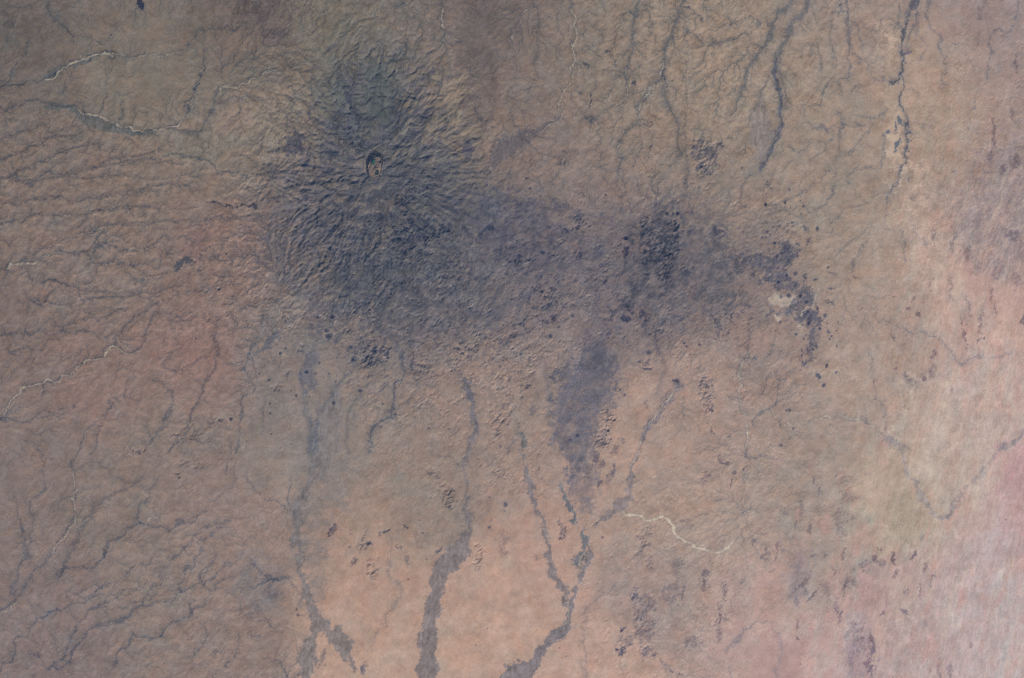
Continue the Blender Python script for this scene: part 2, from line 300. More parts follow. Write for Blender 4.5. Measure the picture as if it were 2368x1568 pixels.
# ------------------------------------------------------------------ watercourses (downstream end first)
# width of the dark vegetated bed (survey units), strength
STREAMS = """
3.5,.7 00 -40,640 0,605 160,575 300,545 420,490 545,430 650,388 800,378 885,386 1030,390 1250,365 1300,300 1360,240 1470,190 1700,200
2,.5 00 545,415 560,385 610,360 620,320 655,298 720,318 765,285 790,230 795,150
4,.7 00 -40,830 0,790 100,730 250,705 380,710 440,740 515,740 640,790 770,850 920,897 1060,905 1165,890 1255,855 1290,755 1310,700 1370,570 1410,420 1420,340
6,.5 00 1165,900 1380,915 1430,840 1480,700 1535,600 1590,590 1650,598 1735,550 1860,497 1940,505 2000,455 2115,430
2.5,.5 00 1450,760 1560,700 1700,680 1830,700 2000,680 2200,600
3,.8 00 -40,1280 0,1250 50,1240 130,1195 210,1165 260,1140 380,1075 480,1040 600,1010 700,1000
2.5,.7 00 45,1245 230,1250 330,1190 460,1210 640,1160 800,1100 1000,1080 1150,1010
3,.7 00 640,1160 850,1130 1080,1110 1200,1140
2.5,.7 00 -40,1420 120,1400 330,1370 420,1370 520,1400 700,1360 900,1330 1100,1290 1300,1260
2.5,.7 00 -40,1560 160,1520 330,1480 600,1490 800,1420 950,1340 1100,1330
3,.8 00 1150,1060 1300,1100 1400,1090 1470,1150 1530,1200 1640,1190 1760,1210 1900,1220
2,.6 00 -40,560 40,560 90,480 170,370 200,290 180,200
2,.6 00 340,20 355,110 430,180 510,240 480,280
2,.6 00 410,660 440,620 470,570 520,520
2,.7 00 700,780 710,730 745,640
2,.7 00 830,830 845,760 860,700
2.5,.8 00 870,880 905,850 930,790 935,740
2,.5 00 1230,880 1370,570 1410,420
2,.5 00 1530,540 1530,480 1550,440
2,.5 00 1720,560 1760,460 1780,350 1775,250
2,.5 00 360,920 480,880 540,800
2,.6 00 -40,980 100,940 230,880 330,860
2.5,.6 00 0,1110 150,1060 210,1000 330,960 540,940 560,880
2,.5 00 200,1270 400,1230 600,1240 900,1220 1050,1250 1230,1230
2,.6 00 560,1568 620,1490 800,1440 1000,1440 1150,1470
2,.5 01 300,380 460,400 600,450 850,470 980,470
3,.8 01 -40,330 0,310 60,270 150,255 270,235 330,200 430,188 600,180 690,125 760,130 880,180 960,165 1060,130 1150,60
2.5,.6 01 150,240 230,200 310,150 400,110 520,60 640,30
2.5,.7 01 600,180 640,140 690,60 720,0 00 1800,1500
2.5,.6 01 600,200 650,260 800,250 950,300 1010,350 1150,330
3.5,.7 01 -40,1340 10,1310 70,1240 135,1165 175,1108 295,1090 365,1072 430,1050 500,1000 560,965 640,925 790,848 880,880 960,850 1000,800 1050,640 1150,600 1240,630 1330,600
4,.6 01 790,848 830,740 920,640 1000,600 1100,530 1200,495 1340,440 1500,420
3,.7 01 0,760 150,740 400,730 440,690 600,640 720,635 850,570
2.5,.7 01 220,510 300,520 400,545 540,560 660,620
2.5,.7 01 300,520 340,480 390,465
2.5,.7 01 200,350 230,380 460,400 560,440 600,500 800,490 980,480
2,.6 01 400,720 520,730 620,740 700,800
2.5,.6 01 -40,1350 20,1330 180,1340 240,1330 330,1270 420,1280 470,1250 530,1240
2,.6 01 70,890 180,850 290,860 330,790 400,780 420,750
2,.6 01 640,1568 760,1260 800,1200 860,1170 890,1060
3,.8 01 1180,1568 1240,1470 1300,1400 1330,1320 1370,1230 1430,1090 1490,1010 1510,930 1480,760 1500,680
3,.7 01 1050,1460 1130,1370 1180,1290 1200,1200 1130,1100 1060,1080
2.5,.7 01 1000,1520 1150,1390 1200,1270
2.5,.7 01 1640,1568 1680,1300 1680,1200 1760,1100 1770,1000 1740,880
3,.6 01 1700,1000 1690,960 1740,880 1790,760 1830,640
2.5,.6 01 1100,900 1200,880 1130,960 1200,1000 1290,980 1400,920 1480,860
2.5,.5 01 1840,1440 1830,1300 1860,1150
3,.8 01 1700,560 1760,540 1830,520 1910,515 1940,470
2.5,.6 02 505,90 530,0 01 550,1560 600,1430 640,1390 720,1310 770,1260
5,.7 02 -40,1130 0,1110 60,1080 110,1000 170,920 230,850 310,770 345,720 400,650 470,540 520,500 515,430 505,360 540,290 510,220 500,90
4.5,.7 02 80,1000 90,900 130,820 165,760 180,690 165,560
2,.6 02 165,560 110,400 90,280
2.5,.6 02 215,600 215,480 200,400 220,320 290,250 300,100 280,0
5,.6 02 400,860 450,800 470,720 540,620 600,500 640,400 700,340 860,260 1000,180
4,.9 02 380,890 430,840 470,800 560,810 640,790 700,750 740,690 770,620 830,590 900,540 950,490 1020,510 1100,520 1190,530 1260,500 1340,460 1440,400
2,.7 02 950,490 960,400 1050,300 1100,200
3,.8 02 -40,1530 0,1500 60,1440 90,1380 110,1300 190,1260 260,1180 275,1140 330,1100 400,1080
2.5,.7 02 275,1150 350,1100 520,1050 620,1030 670,980 720,930 800,900 900,820 1050,750
3,.8 02 370,1490 440,1420 460,1340 510,1260 540,1200 640,1100 740,1030 850,980 1020,900
4,.9 02 340,1510 430,1480 490,1450 500,1370 560,1290 620,1240 700,1195 780,1185 850,1180 920,1120 960,1080 1050,1050 1180,1025 1240,970 1300,940 1370,890 1450,965 1530,910 1600,880
3,.8 02 960,1080 1030,970 1110,910 1120,840 1200,740 1280,660 1390,560 1480,510 1600,460
3,.8 02 1240,970 1270,870 1350,740 1380,680 1410,610 1560,500
2,.7 02 1400,930 1480,870 1540,800 1600,760
2,.7 02 1400,900 1400,830 1480,770 1520,700
4,.9 02 770,1480 800,1420 880,1330 980,1280 1080,1280 1180,1190 1300,1140 1330,1100 1400,1080 1430,1030
2,.8 02 1330,1100 1310,1050 1360,1030
2.5,.8 02 1300,1440 1400,1370 1430,1310 1425,1250 1410,1190 1440,1160
2,.7 02 1560,1500 1640,1380 1660,1260
2,.7 02 1480,1430 1550,1340
3,.7 02 1990,1560 1960,1500 1850,1430
4,.8 02 2000,890 1960,880 1900,885 1820,915 1750,935
3,.7 02 1950,900 1900,870 1820,850 1740,740
2,.8 02 1880,1220 1850,1170 1790,1180
3,.6 02 2080,990 2000,890 1960,880
2.5,.6 02 2000,430 1980,390 1900,340 1780,280 1700,150
2,.6 02 1990,360 2000,260 2030,150
2,.5 02 1470,340 1560,280 1620,200 1640,40
3,.8 02 1575,160 1580,80 1600,0 01 1600,1500
5,.5 10 700,-60 695,60 705,130 720,200 740,240 750,262 820,285
2.5,.4 10 430,0 430,90 455,110 460,170 450,260
2.5,.7 10 450,260 420,350 380,430
3,.5 10 1590,-40 1590,30 1610,90 1625,130 1625,240 1600,330 1600,400 1605,440 1600,520 1590,580 1540,640 1520,700 1520,760 1530,800 1500,845 1440,870 1380,920
2.5,.5 10 1330,-40 1330,30 1270,100 1240,150 1190,230 1190,300 1205,400 1195,560 1180,640 1120,720
2,.5 10 1330,40 1370,110 1375,250 1365,340 1345,420 1350,500 1350,580 1300,620 1285,690
8,.75 10 2068,-40 2062,0 2040,80 2030,160 2010,280 2000,380 1985,460 1980,530 1990,620 1975,660 1880,740 1800,800 1700,830
3,.6 10 2030,100 1975,90 1945,130 1900,185 1900,250 1875,340 1865,410
2.5,.7 10 1980,530 1920,460 1880,400
2,.5 10 1980,535 1900,500 1820,490
2.5,.6 10 2100,40 2135,110 2140,170 2150,230
9,.8 10 2380,-60 2366,0 2340,100 2300,230 2250,320 2235,380 2230,430 2225,560 2250,640 2280,760 2330,870 2340,1000 2360,1100
6,.7 10 2230,470 2180,560 2110,650 2070,720 2070,790 2050,850 1990,890 1940,980 1920,1060 1930,1130 1915,1240
2.5,.7 10 2070,790 2090,880 2150,950
2.5,.5 10 860,470 890,520 960,540
2.5,.6 10 740,880 740,800 800,740 850,700 880,660 920,740 960,830
2.5,.5 10 1900,1280 1930,1350 1940,1450
10,.82 20 905,-60 885,0 860,50 800,110 770,160 750,220 710,300 660,350 640,400 645,480 665,580 690,680 695,780 690,880 660,950 610,1050 570,1110 545,1160
9,.9 20 780,-60 740,10 710,60 660,110 635,150 625,210 590,280 545,350 500,410 440,490 425,580 380,700 330,800
3,.8 20 625,180 590,180 560,140
3,.8 20 510,190 480,130 440,110 400,150 330,160 260,190
3,.8 20 545,330 500,310 460,250 420,235 370,270 300,290 160,300 100,260 30,190
2.5,.6 20 600,530 560,620 510,700 480,800 455,850 440,880 380,910 330,960
2,.6 20 670,370 680,480 700,560 720,650 725,720 745,760
2.5,.7 20 725,670 770,740
3,.6 20 1100,-40 1095,80 1040,100 1030,250 1045,400 1050,480
4.5,.75 20 1135,-40 1140,0 1150,130 1150,250 1160,300 1145,400 1135,530 1095,560 1100,640
2,.6 20 1150,120 1200,160 1230,270 1250,310
2,.6 20 1165,320 1200,380 1240,440
2.5,.7 20 1030,550 970,640 940,710 860,745
2,.6 20 885,380 885,310 850,310 830,400
2,.6 20 920,300 950,380 970,480
4,.8 20 1645,-20 1640,60 1620,130 1590,220 1570,300 1545,360
3,.7 20 1500,20 1510,120 1490,170 1530,220
2.5,.6 20 1380,300 1450,295 1520,310
5,.85 20 1525,330 1520,420 1520,480 1490,540 1430,565
4.5,.85 20 1520,480 1525,600 1505,650 1520,710 1535,760 1545,840 1560,960 1550,1050 1530,1120 1500,1210 1470,1280 1440,1330
5.5,.95 20 1605,-40 1600,0 1580,60 1570,120 1540,210 1530,260 1525,340 1520,420 1520,480 1490,540 1430,565
2.5,.7 20 1520,500 1530,600 1505,650 1520,710 1535,760 1545,840 1560,960 1550,1050 1530,1120 1500,1210 1470,1280 1440,1330 1415,1420 1410,1500
2.5,.5 20 1640,130 1620,220 1660,280 1690,310 1670,380 1640,430 1580,440
4,.7 20 1715,-40 1710,150 1750,220 1775,270 1780,350 1800,400 1835,450 1830,490 1815,540 1835,590
3,.6 20 2345,-40 2310,140 2260,210 2200,215 2150,270 2140,310 2150,340 2130,450 2100,540 2050,610 2020,700 1990,790 1985,910
2,.5 20 2130,-40 2100,30 2050,50
3,.6 20 1260,880 1150,885 1050,885 930,880 850,850 790,890
6,.4 20 1100,890 1090,1000 1080,1050 1060,1200 1040,1330
4,.6 20 1070,780 1090,860 1100,950
3,.85 20 1040,1330 1030,1370 1010,1400 960,1450 900,1450
2.5,.6 20 1400,780 1320,830 1280,820 1230,820 1180,800
2.5,.6 20 1320,850 1290,910 1250,950 1200,1020 1150,1080
2.5,.7 20 1390,930 1390,1030 1370,1150 1300,1150 1230,1145 1180,1210 1140,1260
2.5,.6 20 1490,550 1360,555 1280,600 1210,600 1160,660
2,.6 20 720,1020 830,1040 880,1000 930,965 980,990 1000,1020 960,1070 890,1110
2,.6 20 1030,880 1050,950 1000,1010
2,.6 20 700,1190 760,1110 830,1045
3,.5 20 0,1568 30,1300 20,900 30,600 50,400 30,250 10,50
2.5,.5 20 410,1400 420,1280 470,1180
2.5,.6 20 700,1400 790,1370 850,1320 960,1220 1030,1140
2.5,.5 20 1010,1568 1130,1460 1270,1420 1340,1350 1420,1340
2.5,.5 21 0,1300 20,1200
2,.5 20 1530,830 1620,830 1650,870 1720,880
2,.5 20 1530,620 1600,630 1640,680
2.5,.6 21 445,1600 450,1500 445,1400 440,1310 415,1250 400,1190 400,1100 392,1040 410,1000 430,940 470,930 560,910 610,865 720,880 760,840
2.5,.6 21 615,865 620,740
2.5,.6 21 440,930 455,830 455,720 500,600
2.5,.6 21 500,1390 530,1310 630,1240 690,1220 770,1160 790,1080
2,.6 21 630,1240 650,1150 680,1070 740,1010 800,1000
2,.6 21 540,1180 590,1060 640,1010
2,.6 21 680,1070 650,1020
3,.45 21 1560,1540 1510,1510 1440,1490 1390,1460 1340,1400 1280,1360 1200,1330 1120,1320 1070,1290 1035,1320 1000,1310 960,1335 890,1365
2.5,.5 21 1430,1430 1400,1300 1385,1225 1340,1200 1315,1100 1310,1000 1280,840
2,.5 21 1280,1360 1250,1210
3,.55 21 2280,880 2200,905 2140,915 2050,910 1950,940 1880,910 1850,870 1790,780 1700,745 1600,740 1490,690 1440,650 1340,650
2.5,.5 21 1700,200 1670,110 1620,60 1605,-60
2,.5 21 1180,310 1210,200 1290,60 1300,0
2,.5 21 1060,220 1150,130 1230,60 1300,-60
2,.5 21 1560,230 1520,100 1500,0
5,.3 21 2180,1568 2260,1500 2366,1420 2440,1370
2,.6 22 440,30 500,50 560,30 650,70
3,.4 22 410,420 420,200 450,150 430,80 440,0
4.5,.6 22 320,1400 370,1330 430,1260 510,1190 560,1180 605,1178
4,.5 22 660,1600 670,1400 655,1290 635,1200
2.5,.6 22 330,1568 290,1490 230,1460
4,.5 12 1690,1600 1685,1350 1690,1250 1600,1225 1520,1290
5,.4 12 1670,1200 1700,1100 1780,1020 1900,930
3,.6 12 2000,760 2060,700
6,.45 12 300,1160 350,1100 410,1020 400,920 340,850 340,700 350,600
3,.4 12 160,1400 250,1260 330,1180
3,.4 12 560,660 530,620 520,540
3,.5 12 840,120 780,60 680,20 11 700,1500
9,.5 01 2190,1568 2200,1400 2220,1290 2290,1190 2366,1080 11 60,1000 120,880
8,.5 01 2150,1560 2140,1390 2110,1280 2110,1140 2090,1000 2150,880 2200,780 2300,640
7,.5 11 930,1430 925,1300 920,1180
7,.5 11 190,1480 230,1400 330,1320 360,1230 370,1130 400,1070 430,1020 400,900 380,800
7,.45 11 485,1000 480,860 500,700
10,.4 11 1480,1568 1450,1300 1430,1100 1400,900
12,.4 11 2200,1160 2240,1000 2200,880 2180,780
6,.4 11 2366,1070 2250,1180 2150,1340 2090,1500
7,.42 11 60,1568 40,1350 100,1200 260,1020 300,960
5,.34 11 300,1300 500,1180 520,1050
4,.7 11 190,1568 200,1440 240,1390 330,1320 360,1230 370,1130 400,1070 435,1050 410,980
3,.6 11 485,1000 485,870
3,.5 11 830,1020 790,980 740,950
3,.5 11 420,880 430,1000
3,.6 11 1170,1568 1220,1430 1230,1320
3,.5 11 510,1100 490,950
"""
# pale sandy riverbeds: width at start, at end; label; points
RIVERBEDS = [
 (3.4, 2.6, "pale gently arched sandy riverbed along the dark green strip in the upper west", "00 305,545 355,556 400,520 415,490 470,460 545,428 600,405 650,388 730,382 800,378 870,378 885,388"),
 (1.4, 1.0, "thin kinked pale creek joining the upper west riverbed from the north", "00 545,415 560,385 610,360 620,320 655,298 690,318 725,322 765,285 790,230 795,195"),
 (1.2, 1.2, "short pale creek tip at the west edge above the bowl shaped river", "00 60,585 100,565 135,572 170,575"),
 (1.0, 1.8, "faint beaded pale creek leading east out of the arched upper west riverbed", "00 895,393 960,403 1030,388 1140,388 1215,372 1250,365"),
 (2.8, 2.6, "long bowl shaped pale sandy riverbed curving up at its eastern end", "00 515,735 545,755 575,778 640,790 690,810 765,845 810,868 850,882 890,880 920,897 955,885 970,903 1000,885 1035,890 1060,905 1090,912 1125,912 1165,890 1225,885 1255,855 1270,800 1285,760 1312,755"),
 (2.6, 1.4, "winding pale riverbed climbing north east from the brown valley toward the volcano", "00 1480,690 1500,670 1525,635 1530,605 1560,595 1600,592 1615,600 1650,598 1685,572 1700,585 1725,570 1735,550 1780,535 1820,520 1860,497 1900,492 1940,508"),
 (1.0, 1.0, "thin pale creek branching from the top of the winding riverbed west of the volcano", "00 1865,490 1875,460 1900,440 1945,395"),
 (2.6, 1.2, "pale sandy riverbed with a hooked mouth near the west edge above the two black ponds", "01 15,305 60,280 80,258 110,262 150,255 220,260 270,235 330,200 380,190 430,188 510,185"),
 (1.3, 1.3, "short pale comma shaped creek between the hooked riverbed and the black ponds", "01 880,182 895,163 930,162 960,168 995,175"),
 (3.6, 1.8, "long pale sandy riverbed stepping up from the lower west edge to the red badlands", "01 8,1312 30,1280 70,1240 110,1190 135,1165 150,1125 175,1108 250,1103 295,1090 325,1065 365,1080 410,1080 430,1050 480,1025 500,1000 545,968 580,965 640,925 700,905 760,865 790,848 830,865 900,882 940,870 960,850"),
 (1.2, 1.0, "thin pale creek south of the red badlands running south west", "01 560,1530 580,1490 600,1430 640,1390 665,1340 720,1310"),
 (3.0, 2.2, "braided pale riverbed running down the far south west between green banks", "02 345,720 370,680 400,650 450,610 470,550 520,500 520,430 510,370 520,300 540,280 520,240 505,190 500,150 505,90"),
 (1.4, 1.4, "pale hook shaped creek in the south west corner at the mouth of the dark wash", "02 0,1112 40,1115 75,1100 80,1070 120,1030 145,995"),
 (1.4, 1.2, "pale looped creek at the head of a green wash in the south west fan", "02 990,500 1010,490 1025,465 1050,455 1080,465"),
 (1.2, 1.2, "short pale kink in the southernmost dark winding wash", "02 755,1188 785,1184 800,1192 820,1198"),
 (1.6, 1.3, "thin pale creek at the top edge north east of the dark green summit", "10 690,40 705,130 720,200 740,240 750,262 785,270 820,285"),
 (2.4, 1.6, "pale sandy riverbed winding down from the top edge to the grey lava valley", "10 1590,30 1610,90 1625,130 1618,180 1628,240 1612,300 1592,345 1600,380 1610,440 1595,470 1602,520 1600,560 1570,600 1545,640 1520,700 1518,760 1530,800 1500,845 1440,870 1380,920 1350,945"),
 (1.2, 1.2, "thin pale creek west of the winding top edge riverbed", "10 1330,35 1270,100 1240,150 1190,230 1190,300"),
 (1.4, 1.6, "pale curved creek below the wide dark forked gully south of the top edge", "10 1980,460 1980,530 1990,620 1975,660 1930,700 1880,740 1800,800 1745,830"),
 (1.4, 1.2, "pale creek in the side gully between the two dark canyons of the upper middle", "10 2230,385 2225,410 2200,520 2120,640 2070,715 2070,790 2055,840 2000,885"),
 (1.4, 1.2, "short straight pale creek under the red brown knobs of the upper middle", "10 1940,985 1925,1050 1930,1090"),
 (2.4, 1.6, "straight pale sandy riverbed running south from the tan plain past the black cone field", "21 448,1560 450,1500 455,1440 445,1400 440,1310 415,1250 400,1190 400,1100 392,1040 410,1000 430,940 470,930 500,920"),
 (1.4, 1.4, "thin pale kinked creek crossing the black lava tip beside the white clay", "Z3 1645,1080 1655,1010 1700,970 1735,965 1745,910 1790,840 1810,770"),
 (1.8, 1.6, "pale wavy creek on the eastern tan plain north west of the pink dunes", "21 890,1362 935,1345 960,1335 980,1312 1000,1310 1035,1320 1070,1292 1120,1320 1200,1330 1250,1345"),
 (4.4, 3.6, "brightest pale sandy riverbed sweeping as a shallow bowl across the southern plain", "12 1925,408 1960,412 1955,430 2030,440 2070,445 2110,470 2160,465 2200,455 2260,470 2290,500 2310,550 2366,610 22 30,630 75,630 90,655 150,670 200,680 260,693 290,680 330,645 385,600"),
 (1.4, 1.0, "thin pale feeder creek entering the forked southern wash from the east", "12 2010,240 2060,200 2080,190 2120,170 2170,188 2230,150 2300,120"),
 (1.8, 1.2, "pale stream thread inside the upper fork of the southern wash", "11 2366,1095 2300,1160 2230,1240 2190,1310 2140,1380 2110,1420 2085,1480 2065,1530 12 2045,20 2000,120 2010,190"),
 (1.6, 1.8, "pale stream thread at the junction of the forked southern wash", "12 1690,690 1650,770 1640,810"),
 (1.8, 1.6, "pale stream thread in the lower stem of the forked southern wash", "12 1580,1010 1575,1060 1572,1110 1555,1170 1500,1225 1485,1250"),
]
# wide dark washes: name of the bed kind, label, colour, strength, outline
WASHES = [
 ("dry_wash", "brown vegetated wash splitting in two at the south edge, westernmost of the big washes", (116,108,106), .8,
  "01 2110,1120 2130,1260 2150,1390 2130,1568 02 2180,0 2175,100 2110,150 2120,200 2100,290 2050,330 2010,360 2030,480 2020,620 2050,720 2080,880 2110,1000 2140,1110 2160,1200 2110,1290 2070,1390 2090,1480 2070,1580 2160,1580 2190,1450 2180,1330 2210,1230 2270,1290 2366,1420 12 60,1520 105,1530 75,1430 70,1350 40,1270 0,1200 02 2290,1210 2210,1090 2150,980 2110,860 2090,740 2090,600 2110,470 2110,380 2150,280 2180,180 2210,60 2200,0 01 2200,1490 2215,1350 2190,1300 2170,1420 2150,1280"),
 ("dry_wash", "grey brown wash widening to the south edge through orange sand between two other big washes", (116,106,106), .85,
  "11 905,1200 900,1300 900,1420 880,1568 12 845,100 850,250 855,420 860,530 820,560 700,720 640,770 625,900 600,1000 580,1080 560,1200 515,1320 530,1420 525,1600 650,1600 675,1460 660,1380 660,1200 690,1080 710,950 740,870 850,760 890,680 900,560 905,420 890,350 865,260 860,130 895,30 11 930,1500 945,1400 925,1300 925,1200"),
 ("dry_wash", "narrow dark wash running south east into the forked wash, west of the oval rocky hill", (110,104,106), .8,
  "12 1245,0 1255,100 1275,200 1290,270 1330,360 1340,420 1380,470 1410,590 1425,720 1440,830 1480,920 1530,990 1540,1080 1570,1070 1560,960 1500,860 1470,790 1450,700 1435,580 1415,500 1400,440 1350,370 1335,290 1330,190 1290,110 1270,20"),
 ("dry_wash", "dark green hooked wash pointing down into the forked wash, east of the oval rocky hill", (98,102,108), .9,
  "12 1500,220 1550,320 1575,420 1600,490 1650,540 1665,600 1650,690 1615,760 1635,810 1670,740 1705,650 1715,590 1690,530 1640,500 1610,450 1590,360 1560,290 1520,210"),
 ("dry_wash", "grey wash falling south west along a pale thread into the forked wash", (118,108,110), .75,
  "11 2366,1070 2290,1150 2210,1250 2160,1350 2110,1400 2085,1470 2070,1568 12 2050,0 2000,110 1990,200 1975,290 1900,350 1830,400 1780,470 1760,510 1790,490 1880,430 1960,390 2000,330 2030,240 2020,150 2040,70 2070,0 11 2110,1500 2140,1420 2200,1350 2240,1270 2310,1190 2366,1120"),
 ("dry_wash", "long dark stem of the forked wash with ragged banks reaching the south edge", (112,106,110), .85,
  "12 1715,620 1690,720 1650,820 1610,940 1575,1060 1540,1160 1480,1240 1420,1290 1360,1370 1340,1420 1240,1450 1150,1500 1090,1600 1300,1600 1360,1500 1420,1390 1500,1310 1570,1250 1590,1180 1610,1080 1640,960 1680,830 1730,720 1735,640"),
 ("dry_wash", "dark grey lava filled wash with a spearhead shape south of the volcano", (96,95,104), .85,
  "11 825,1035 860,1055 910,1110 938,1165 925,1200 890,1200 870,1140 840,1080"),
 ("dry_wash", "left arm of the pale grey V shaped drain on the eastern sand plain", (150,138,137), .66,
  "21 1330,1395 1400,1470 1450,1440 1450,1500 1520,1530 1530,1560 22 1520,0 1570,120 1630,230 1700,340 1790,440 1835,440 1800,500 1740,420 1660,370 1600,260 1540,140 1505,20 21 1500,1540 1420,1530 1390,1480"),
 ("dry_wash", "straight thin right arm of the pale grey V shaped drain on the eastern sand plain", (142,132,137), .56,
  "22 1805,480 1860,380 1950,255 2080,125 2150,50 2190,0 21 2260,1500 2380,1405 2380,1430 2280,1520 22 2180,30 2100,140 1970,270 1880,400 1825,470"),
 ("dry_wash", "grey brown streaked wash fan between the volcano foot and the lobed lava tongue", (112,104,100), .6,
  "01 1950,470 1900,500 1840,560 1800,680 1760,800 1720,900 1690,1000 1710,1010 1760,900 1800,830 1870,740 1940,720 1950,600"),
 ("dry_wash", "straight grey blue wash strip running south beside the westernmost big wash", (118,111,110), .6,
  "01 2366,1080 2290,1190 2230,1290 2200,1400 2190,1568 02 2200,30 2180,200 2240,200 2300,60 2366,-10"),
 ("dry_wash", "small green looped wash between the two southern washes above the orange sand", (104,104,104), .8,
  "11 1235,1430 1255,1425 1265,1470 1280,1530 1270,1560 1245,1560 1240,1510 1225,1470"),
 ("dry_wash", "brown slanted valley fill below the winding riverbed west of the volcano", (108,98,92), .65,
  "00 1385,915 1420,850 1460,770 1500,700 1600,690 1720,670 1830,690 1700,700 1560,730 1500,770 1450,840 1410,890"),
 ("dry_wash", "dark green flood plain below the bowl shaped riverbed in the upper west", (86,88,86), .8,
  "00 300,735 400,705 500,735 570,775 640,800 760,850 870,885 960,900 1080,915 1160,905 1165,920 1060,945 900,930 760,920 660,890 590,850 540,800 430,760 330,770"),
 ("dry_wash", "dark green strip hugging the arched riverbed in the upper west", (88,88,86), .8,
  "00 310,535 350,490 410,445 480,440 540,420 600,395 680,372 800,368 880,374 870,386 760,388 660,402 620,425 570,460 470,475 420,500 390,545 330,545"),
 ("dry_wash", "grey green flat between the tan sand fan and the western gullied plain", (116,106,92), .6,
  "00 1280,930 1400,900 1480,870 1520,930 1640,940 1760,950 1700,1020 1560,1060 1480,1130 1380,1080 1300,1130 1240,1140 1160,1060 1200,1000"),
 ("canyon", "long wide pale floored canyon with two dark banks descending from the top edge", (142,122,106), .45,
  "20 750,0 720,70 665,115 640,160 630,215 595,285 550,355 510,410 450,490 440,560 480,560 540,500 600,440 640,400 650,350 700,300 745,220 760,160 790,115 850,55 880,0"),
 ("canyon", "lens shaped grey floored lower canyon between two dark channels of the upper east", (124,112,106), .7,
  "20 550,620 520,700 480,800 460,860 470,930 480,1000 510,1060 470,1140 540,1110 600,1000 660,940 640,900 620,860 580,740 565,660"),
 ("canyon", "dark grey lower limb of the curved canyon in the upper east", (112,103,104), .75,
  "20 640,400 660,420 655,480 670,570 700,670 705,780 700,890 665,960 620,1050 575,1120 545,1165 540,1140 590,1040 640,960 672,880 675,780 668,690 640,580 622,480"),
]
